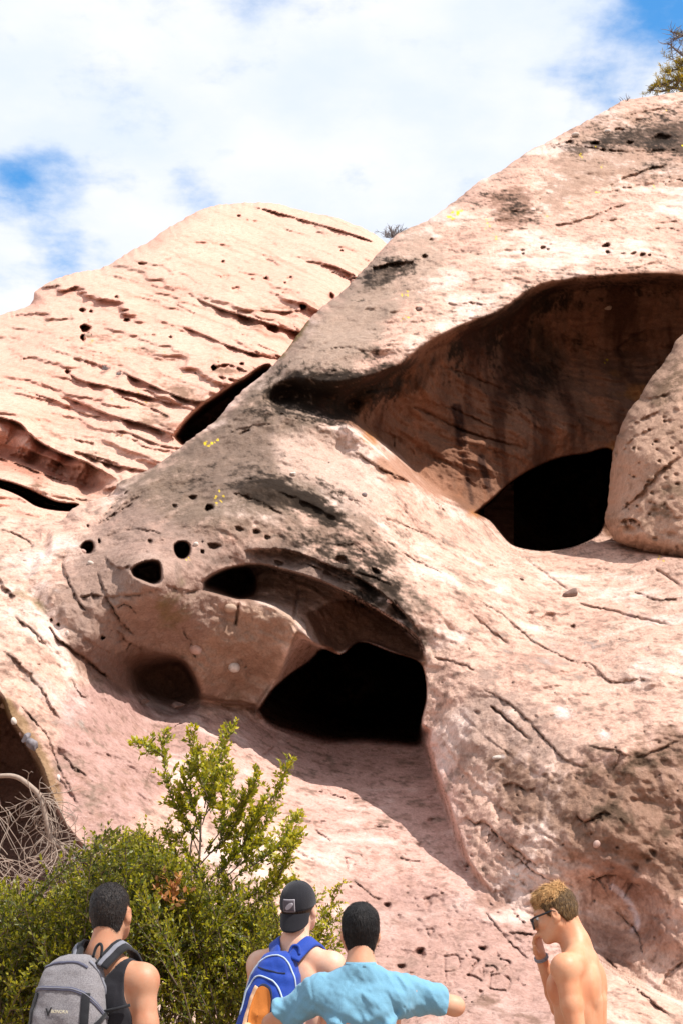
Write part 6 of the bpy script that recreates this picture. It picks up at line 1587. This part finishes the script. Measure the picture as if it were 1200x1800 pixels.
class Plant:
    def __init__(self):
        self.tv, self.tf, self.nt = [], [], 0
        self.lp, self.ld, self.ln, self.ls, self.lc = [], [], [], [], []

    def stem(self, pts, r0, r1, n=5):
        m = len(pts); V, f = sweep(pts, np.linspace(r0, r1, m), n, closed_ends=False)
        self.tv.append(V); self.tf.append(f + self.nt); self.nt += len(V)

    def leaves(self, pts, spacing, size, col, spread=.9, jit=.4, up=.25):
        P = np.array(pts); seg = np.linalg.norm(np.diff(P, axis=0), axis=1); cum = np.concatenate([[0], np.cumsum(seg)]); n = max(2, int(cum[-1] / spacing))
        t = (np.arange(n) + pr.random(n)) / n * cum[-1]
        pos = np.stack([np.interp(t, cum, P[:, k]) for k in range(3)], -1)
        T = np.stack([np.interp(np.clip(t + .01, 0, cum[-1]), cum, P[:, k]) - np.interp(np.clip(t - .01, 0, cum[-1]), cum, P[:, k]) for k in range(3)], -1); T /= np.linalg.norm(T, axis=1)[:, None] + 1e-9
        rnd = pr.normal(size=(n, 3)); side = rnd - T * (rnd * T).sum(1)[:, None]; side /= np.linalg.norm(side, axis=1)[:, None] + 1e-9
        d = T * .75 + side * spread + np.array((0, 0, up)) + pr.normal(size=(n, 3)) * jit * .4; d /= np.linalg.norm(d, axis=1)[:, None]
        nn = pr.normal(size=(n, 3)) + np.array((0, -.3, .9)); nn -= d * (nn * d).sum(1)[:, None]; nn /= np.linalg.norm(nn, axis=1)[:, None] + 1e-9
        self.lp.append(pos); self.ld.append(d); self.ln.append(nn); self.ls.append(size * (.65 + .65 * pr.random(n)))
        c = np.array(col[0]) + (np.array(col[1]) - np.array(col[0])) * np.clip((t / cum[-1]) ** 1.5 * .7 + pr.normal(size=n) * .28 + .1, 0, 1)[:, None]
        self.lc.append(c * (.75 + .5 * pr.random((n, 1))))

    def shoot(self, pts, r, leaf, col, spacing=.012, twigs=.05, tl=.10, start=.15, depth_j=.35):
        """a leafy shoot with short side twigs"""
        P = spline(pts, max(8, len(pts) * 6)); self.stem(P, r, r * .35)
        m = len(P); self.leaves(P[int(m * start):], spacing, leaf, col)
        ln = np.linalg.norm(np.diff(P, axis=0), axis=1).sum(); k = int(ln / twigs)
        for i in range(k):
            t = start + (1 - start) * (i + pr.random()) / max(1, k); j = min(m - 2, int(t * (m - 1))); p = P[j]
            T = P[j + 1] - P[j]; T /= np.linalg.norm(T) + 1e-9; s = pr.normal(size=3) * (1, .8, .6); s -= T * (s @ T); s /= np.linalg.norm(s)
            d = T * .6 + s * 1.0 + np.array((0, 0, .2)); d /= np.linalg.norm(d); L_ = tl * (.5 + .9 * pr.random()) * (1.15 - .6 * t)
            q = np.array([p, p + d * L_ * .5 + pr.normal(size=3) * .006, p + d * L_ + np.array((0, 0, .1 * L_)) + pr.normal(size=3) * .01])
            self.stem(q, r * .4, r * .15, 4); self.leaves(q, spacing, leaf, col)

    def build(self, root, wood, leafm, leaf_name='foliage', stem_name='branches', width=.54):
        if self.tv: mesh_np(stem_name, np.concatenate(self.tv) - np.array(root.location), np.concatenate(self.tf), wood, root)['kind'] = 'stuff'
        if self.lp:
            p, d, n, s, c = (np.concatenate(x) for x in (self.lp, self.ld, self.ln, self.ls, self.lc)); s = s[:, None]; w = np.cross(d, n)
            p = p - np.array(root.location)
            V = np.stack([p, p + d * s * .45 + w * s * width * .5 + n * s * .06, p + d * s, p + d * s * .45 - w * s * width * .5 + n * s * .06], 1).reshape(-1, 3)
            b = np.arange(len(p))[:, None] * 4; tri = np.concatenate([b + np.array([[0, 1, 2]]), b + np.array([[0, 2, 3]])])
            mesh_np(leaf_name, V, tri, leafm, root, smooth_shade=False, colors=np.repeat(c, 4, 0))['kind'] = 'stuff'; print(root.name, len(p), 'leaves')
        return root


GREEN = ((.075, .105, .010), (.40, .35, .020)); YOUNG = ((.14, .165, .012), (.50, .43, .025)); DEEP = ((.035, .055, .008), (.24, .225, .014))


def pxline(pts, depth, jit=0.0):
    return [at(x, y, depth + (pr.normal() * jit if jit else 0)) for x, y in pts]


def plant_root(name, px, depth, label, cat, group=None, z=0.0):
    p = atv(px, 1700, depth); o = empty(name, (p.x, depth, z)); tag(o, label, cat, group)
    return o


# ---- tall shrub in the middle: long leafy wands over a dense skirt
T = Plant(); dT = 9.0
T.stem(spline([at(352, 2080, dT), at(348, 1760, dT), at(345, 1640, dT), at(347, 1560, dT), at(352, 1490, dT), at(354, 1430, dT)], 30), .013, .006, 6)
T.stem(spline([at(345, 1640, dT), at(338, 1560, dT), at(335, 1500, dT), at(345, 1440, dT)], 16), .009, .005, 6)
WANDS = [[(350, 1480), (325, 1440), (303, 1405), (290, 1345), (285, 1312), (291, 1284)], [(289, 1330), (272, 1318), (258, 1311), (244, 1307)], [(352, 1460), (336, 1400), (336, 1345), (345, 1275)], [(356, 1450), (372, 1395), (385, 1340), (396, 1305), (406, 1275)],
         [(360, 1500), (400, 1445), (425, 1410), (442, 1390), (457, 1355)], [(370, 1545), (425, 1490), (465, 1425), (492, 1380), (512, 1332)], [(385, 1570), (445, 1515), (490, 1482), (512, 1450), (527, 1425)], [(440, 1525), (490, 1490), (528, 1462)], [(470, 1520), (510, 1500), (520, 1470)],
         [(400, 1600), (470, 1560), (515, 1545)], [(430, 1600), (480, 1560), (500, 1520), (516, 1485)], [(395, 1480), (415, 1445), (437, 1400)], [(358, 1440), (378, 1400), (375, 1350), (382, 1320)], [(350, 1500), (330, 1450), (312, 1420), (318, 1380)], [(352, 1520), (390, 1480), (420, 1470), (440, 1450)],
         [(365, 1560), (400, 1520), (420, 1500), (470, 1470)], [(345, 1560), (315, 1510), (300, 1480), (292, 1450)], [(345, 1590), (300, 1540), (270, 1500), (250, 1470)], [(360, 1420), (365, 1380), (358, 1330)], [(400, 1430), (408, 1390), (404, 1340)], [(430, 1480), (452, 1440), (468, 1400)], [(355, 1480), (345, 1430), (330, 1390), (322, 1350)], [(380, 1500), (395, 1450), (392, 1400), (400, 1350)], [(420, 1520), (440, 1470), (445, 1430), (440, 1380)], [(400, 1540), (440, 1500), (465, 1450), (480, 1420)], [(350, 1540), (330, 1500), (320, 1460)], [(365, 1400), (350, 1360), (348, 1310)]]
for wnd in WANDS:
    j = pr.normal() * .22; n_ = len(wnd)
    T.shoot([at(x, y, dT + j * k / max(1, n_ - 1)) for k, (x, y) in enumerate(wnd)], .0045, .031, YOUNG, .0052, .024, .09)
env = [(200, 1500), (240, 1450), (290, 1465), (330, 1490), (380, 1500), (430, 1530), (480, 1560), (520, 1610), (560, 1690)]
for i in range(120):                                              # the skirt
    x = pr.uniform(225, 500); dd = pr.uniform(8.5, 9.5); yt = np.interp(x, [e[0] for e in env], [e[1] for e in env]) + abs(pr.normal()) * 90 + 15
    x0 = x + pr.normal() * 70 + (340 - x) * .35
    T.shoot([at(x0, yt + pr.uniform(150, 300), dd + .1), at((x + x0) / 2 + pr.normal() * 8, yt + 90, dd), at(x, yt, dd - pr.uniform(0, .25))], .005, .026, GREEN, .0095, .036, .17, .12)
rt = plant_root('leafy_shrub', 350, dT, 'tall green shrub with long leafy wands in front of the cave ramp', 'shrub', 'shrubs at the foot of the rock'); T.build(rt, M_twig, M_leaf)
dl = Plant()
for i in range(12):
    p = at(300 + pr.normal() * 14, 1578 + pr.normal() * 9, 8.45); dl.leaves([p, p + pr.normal(size=3) * .05], .012, .045, ((.42, .17, .06), (.55, .30, .14)))
dl.build(rt, M_twig, M_leaf, 'dead_leaves')

# ---- dense bush on the left
D = Plant()
env = [(-120, 1540), (0, 1540), (60, 1555), (110, 1548), (145, 1500), (165, 1472), (200, 1452), (225, 1440), (250, 1470), (300, 1520)]
for i in range(260):
    x = pr.uniform(-110, 265); dd = pr.uniform(7.9, 9.4); yt = np.interp(x, [e[0] for e in env], [e[1] for e in env]) + abs(pr.normal()) * 95 + 5
    x0 = x + pr.normal() * 80
    D.shoot([at(x0, yt + pr.uniform(150, 300), dd + .1), at((x + x0) / 2 + pr.normal() * 8, yt + 90, dd), at(x, yt, dd - pr.uniform(0, .25))], .005, .026, GREEN if pr.random() < .6 else DEEP, .0095, .036, .17, .1)
for k in range(5):
    x = 20 + 55 * k; D.stem(spline([at(x + 20, 2150, 8.8), at(x + pr.normal() * 20, 1800, 8.7), at(x + pr.normal() * 30, 1650, 8.6), at(x + pr.normal() * 40, 1580, 8.6)], 14), .014, .005, 6)
rd = plant_root('dense_bush', 90, 8.7, 'dense small leaved green bush filling the left corner behind the grey backpack', 'shrub', 'shrubs at the foot of the rock'); D.build(rd, M_twig, M_leaf)

# ---- low sprays between the capped man and the black-haired man
S = Plant(); dS = 9.3
for wnd in [[(500, 1720), (545, 1640), (580, 1595), (605, 1546)], [(520, 1720), (560, 1645), (585, 1620), (602, 1606)], [(520, 1700), (560, 1662), (600, 1642)], [(530, 1720), (565, 1697), (606, 1690)], [(500, 1690), (545, 1610), (560, 1570)], [(510, 1700), (550, 1650), (572, 1640), (585, 1585)], [(470, 1720), (470, 1640), (480, 1590)],
            [(440, 1720), (445, 1640), (470, 1585)], [(480, 1720), (485, 1660), (470, 1610)], [(420, 1720), (430, 1660), (425, 1600)], [(540, 1720), (575, 1670), (600, 1665)], [(450, 1700), (480, 1570), (515, 1546)], [(430, 1740), (400, 1680), (420, 1640)], [(450, 1760), (420, 1700), (405, 1660)], [(520, 1740), (550, 1690), (560, 1640)]]:
    S.shoot([at(x, y, dS + pr.normal() * .12) for x, y in wnd], .004, .027, YOUNG, .0075, .035, .09, .15)
for i in range(45):
    x = pr.uniform(370, 560); yt = 1600 + abs(pr.normal()) * 80; dd = pr.uniform(8.8, 9.6)
    S.shoot([at(x + pr.normal() * 30, yt + 180, dd), at(x, yt + 80, dd), at(x + pr.normal() * 15, yt, dd)], .004, .027, GREEN, .0105, .04, .12, .1)
rs = plant_root('low_shrub', 500, dS, 'low yellow green shrub with loose sprays around the man in the cap', 'shrub', 'shrubs at the foot of the rock'); S.build(rs, M_twig, M_leaf)


# ---- dead branch and tangle, left
def curly(p, d, ln, n, bend, droop):
    P = [np.array(p, float)]; d = np.array(d, float) / np.linalg.norm(d); ax = pr.normal(size=3) * bend
    for k in range(n):
        d = d + np.cross(ax, d) / n + pr.normal(size=3) * .10 + np.array((0, 0, -droop / n)); d /= np.linalg.norm(d); P.append(P[-1] + d * ln / n)
    return np.array(P)


K = Plant(); dK = 11.6
limb = spline(pxline([(-60, 1372), (0, 1364), (30, 1366), (55, 1383), (72, 1402), (80, 1430), (88, 1462), (92, 1476), (105, 1487), (118, 1500), (128, 1512)], dK), 40)
kr = plant_root('dead_branch', 60, dK, 'bleached bare branch arching down over the dark recess at left', 'dead branch', z=.0)
V, fq = sweep(limb, np.concatenate([np.linspace(.017, .023, 20), np.linspace(.023, .016, 20)]), 8)
o = mesh_from_lists('limb', V - np.array(kr.location), fix_degenerate(fq), M_dead, kr)
for pts, r in (([(90, 1478), (84, 1490), (70, 1502), (58, 1512)], .018), ([(128, 1486), (133, 1500), (139, 1518)], .015), ([(74, 1402), (95, 1408), (110, 1432), (122, 1458)], .008)):
    V, fq = sweep(spline(pxline(pts, dK), 12), np.linspace(r, r * .6, 12), 6); mesh_from_lists('limb', V - np.array(kr.location), fix_degenerate(fq), M_dead, kr)
for i in range(90):
    j = pr.integers(14, 40); p = limb[j]; d = pr.normal(size=3) * (1, .5, .8) + np.array((.15, 0, -.55))
    q = curly(p, d, pr.uniform(.12, .5), 7, 1.0, .7); K.stem(q, .005, .0018, 4)
    for _ in range(2):
        k = pr.integers(2, 6); K.stem(curly(q[k], q[k] - q[k - 1] + pr.normal(size=3) * .05, pr.uniform(.06, .2), 5, 1.5, .5), .003, .0014, 4)
K.build(kr, M_dead, M_leaf, stem_name='twigs')
K = Plant(); kr = plant_root('dry_tangle', 10, 11.2, 'tangle of pale dry twigs hanging at the far left edge', 'dry twigs')
for i in range(44):
    p = at(pr.normal() * 20 - 10, pr.uniform(1385, 1560), 11.2 + pr.normal() * .25); q = curly(p, pr.normal(size=3) * (1, .6, .7) + np.array((0.15, 0, -.7)), pr.uniform(.2, .7), 9, 1.2, .5); K.stem(q, .0034, .0013, 4)
for i in range(50):
    p = at(pr.uniform(-10, 110), 1510 + pr.uniform(-10, 60), 11.0 + pr.normal() * .3); q = curly(p, pr.normal(size=3) * (1, .6, .5) + np.array((0, 0, -.3)), pr.uniform(.15, .5), 8, 1.1, .5); K.stem(q, .0034, .0014, 4)
K.build(kr, M_dead, M_leaf, stem_name='twigs')

# ---- skyline plants
Pn = Plant(); dP = 30.0; sP = dP / FOCAL
pn = empty('pine_tree', tuple(at(1246, 168, dP))); tag(pn, 'stunted wind-blown pine with yellow green needles on the summit', 'tree')
V, fq = sweep(spline(pxline([(1250, 175), (1243, 130), (1236, 80), (1240, 30), (1236, -20)], dP), 16), np.linspace(.16, .07, 16), 8); mesh_from_lists('trunk', V - np.array(pn.location), fix_degenerate(fq), M_greytwig, pn)
for pts, need in (([(1243, 140), (1215, 148), (1190, 140), (1168, 150), (1148, 152)], .85), ([(1240, 128), (1212, 130), (1190, 122), (1172, 128)], .8), ([(1240, 110), (1215, 108), (1196, 112), (1180, 104)], .6), ([(1238, 70), (1210, 66), (1195, 60), (1178, 56)], .05), ([(1238, 80), (1205, 96), (1190, 90), (1174, 76)], .08), ([(1240, 45), (1212, 58), (1196, 64), (1182, 70)], .05), ([(1246, 150), (1210, 160), (1185, 154), (1165, 160), (1142, 158)], .5), ([(1243, 135), (1200, 140), (1175, 158)], .2)):
    P = spline(pxline(pts, dP), 18); Pn.stem(P, .05, .014, 5)
    for k in range(34):
        j = pr.integers(4, 18); q = curly(P[j], (P[j] - P[j - 1]) * 4 + pr.normal(size=3) * .35 + np.array((0, 0, .08)), pr.uniform(.12, .36), 5, .8, -.2); Pn.stem(q, .012, .004, 3)
        if pr.random() < need: Pn.leaves(q, .008, .10, ((.20, .17, .014), (.50, .36, .02)), 1.0)
Pn.build(pn, M_greytwig, M_needle, 'needles', 'branches', .13)
for lbl, px, py, dp, h, n, mt, name, cat in (('sparse grey leafless shrub on the skyline between the dome and the outcrop', 692, 418, 32, 30, 60, M_greytwig, 'bare_shrub', 'shrub'), ('tiny tuft of grass stalks on the ridge left of the pine', 1100, 177, 28.6, 15, 9, M_greytwig, 'grass_tuft', 'grass tuft'),
                                             ('upper dark dried tuft growing from a crack in the dome', 186, 650, None, 11, 60, M_greytwig, 'dry_tuft', 'tuft'), ('lower dark dried tuft beside the upper one on the dome', 209, 659, None, 8, 40, M_greytwig, 'dry_tuft', 'tuft')):
    d_ = dp if dp else depth_of(B, px, py) - .15; Q = Plant(); ro = empty(name, tuple(at(px, py, d_))); tag(ro, lbl, cat)
    for i in range(n):
        hh = h * d_ / FOCAL * pr.uniform(.5, 1.05); q = curly(at(px + pr.normal() * h * .25, py, d_ + pr.normal() * .1), (pr.normal() * .55, pr.normal() * .3, 1), hh, 6, .6, 0); Q.stem(q, .010 if dp else .007, .003, 3)
        for _ in range(3 if name == 'bare_shrub' else 0):
            k = pr.integers(2, 6); Q.stem(curly(q[k], q[k] - q[k - 1] + pr.normal(size=3) * .04, hh * .35, 4, .8, -.2), .006, .002, 3)
    Q.build(ro, mt, M_leaf, stem_name='stalks')
print('plants', time.time() - T0)
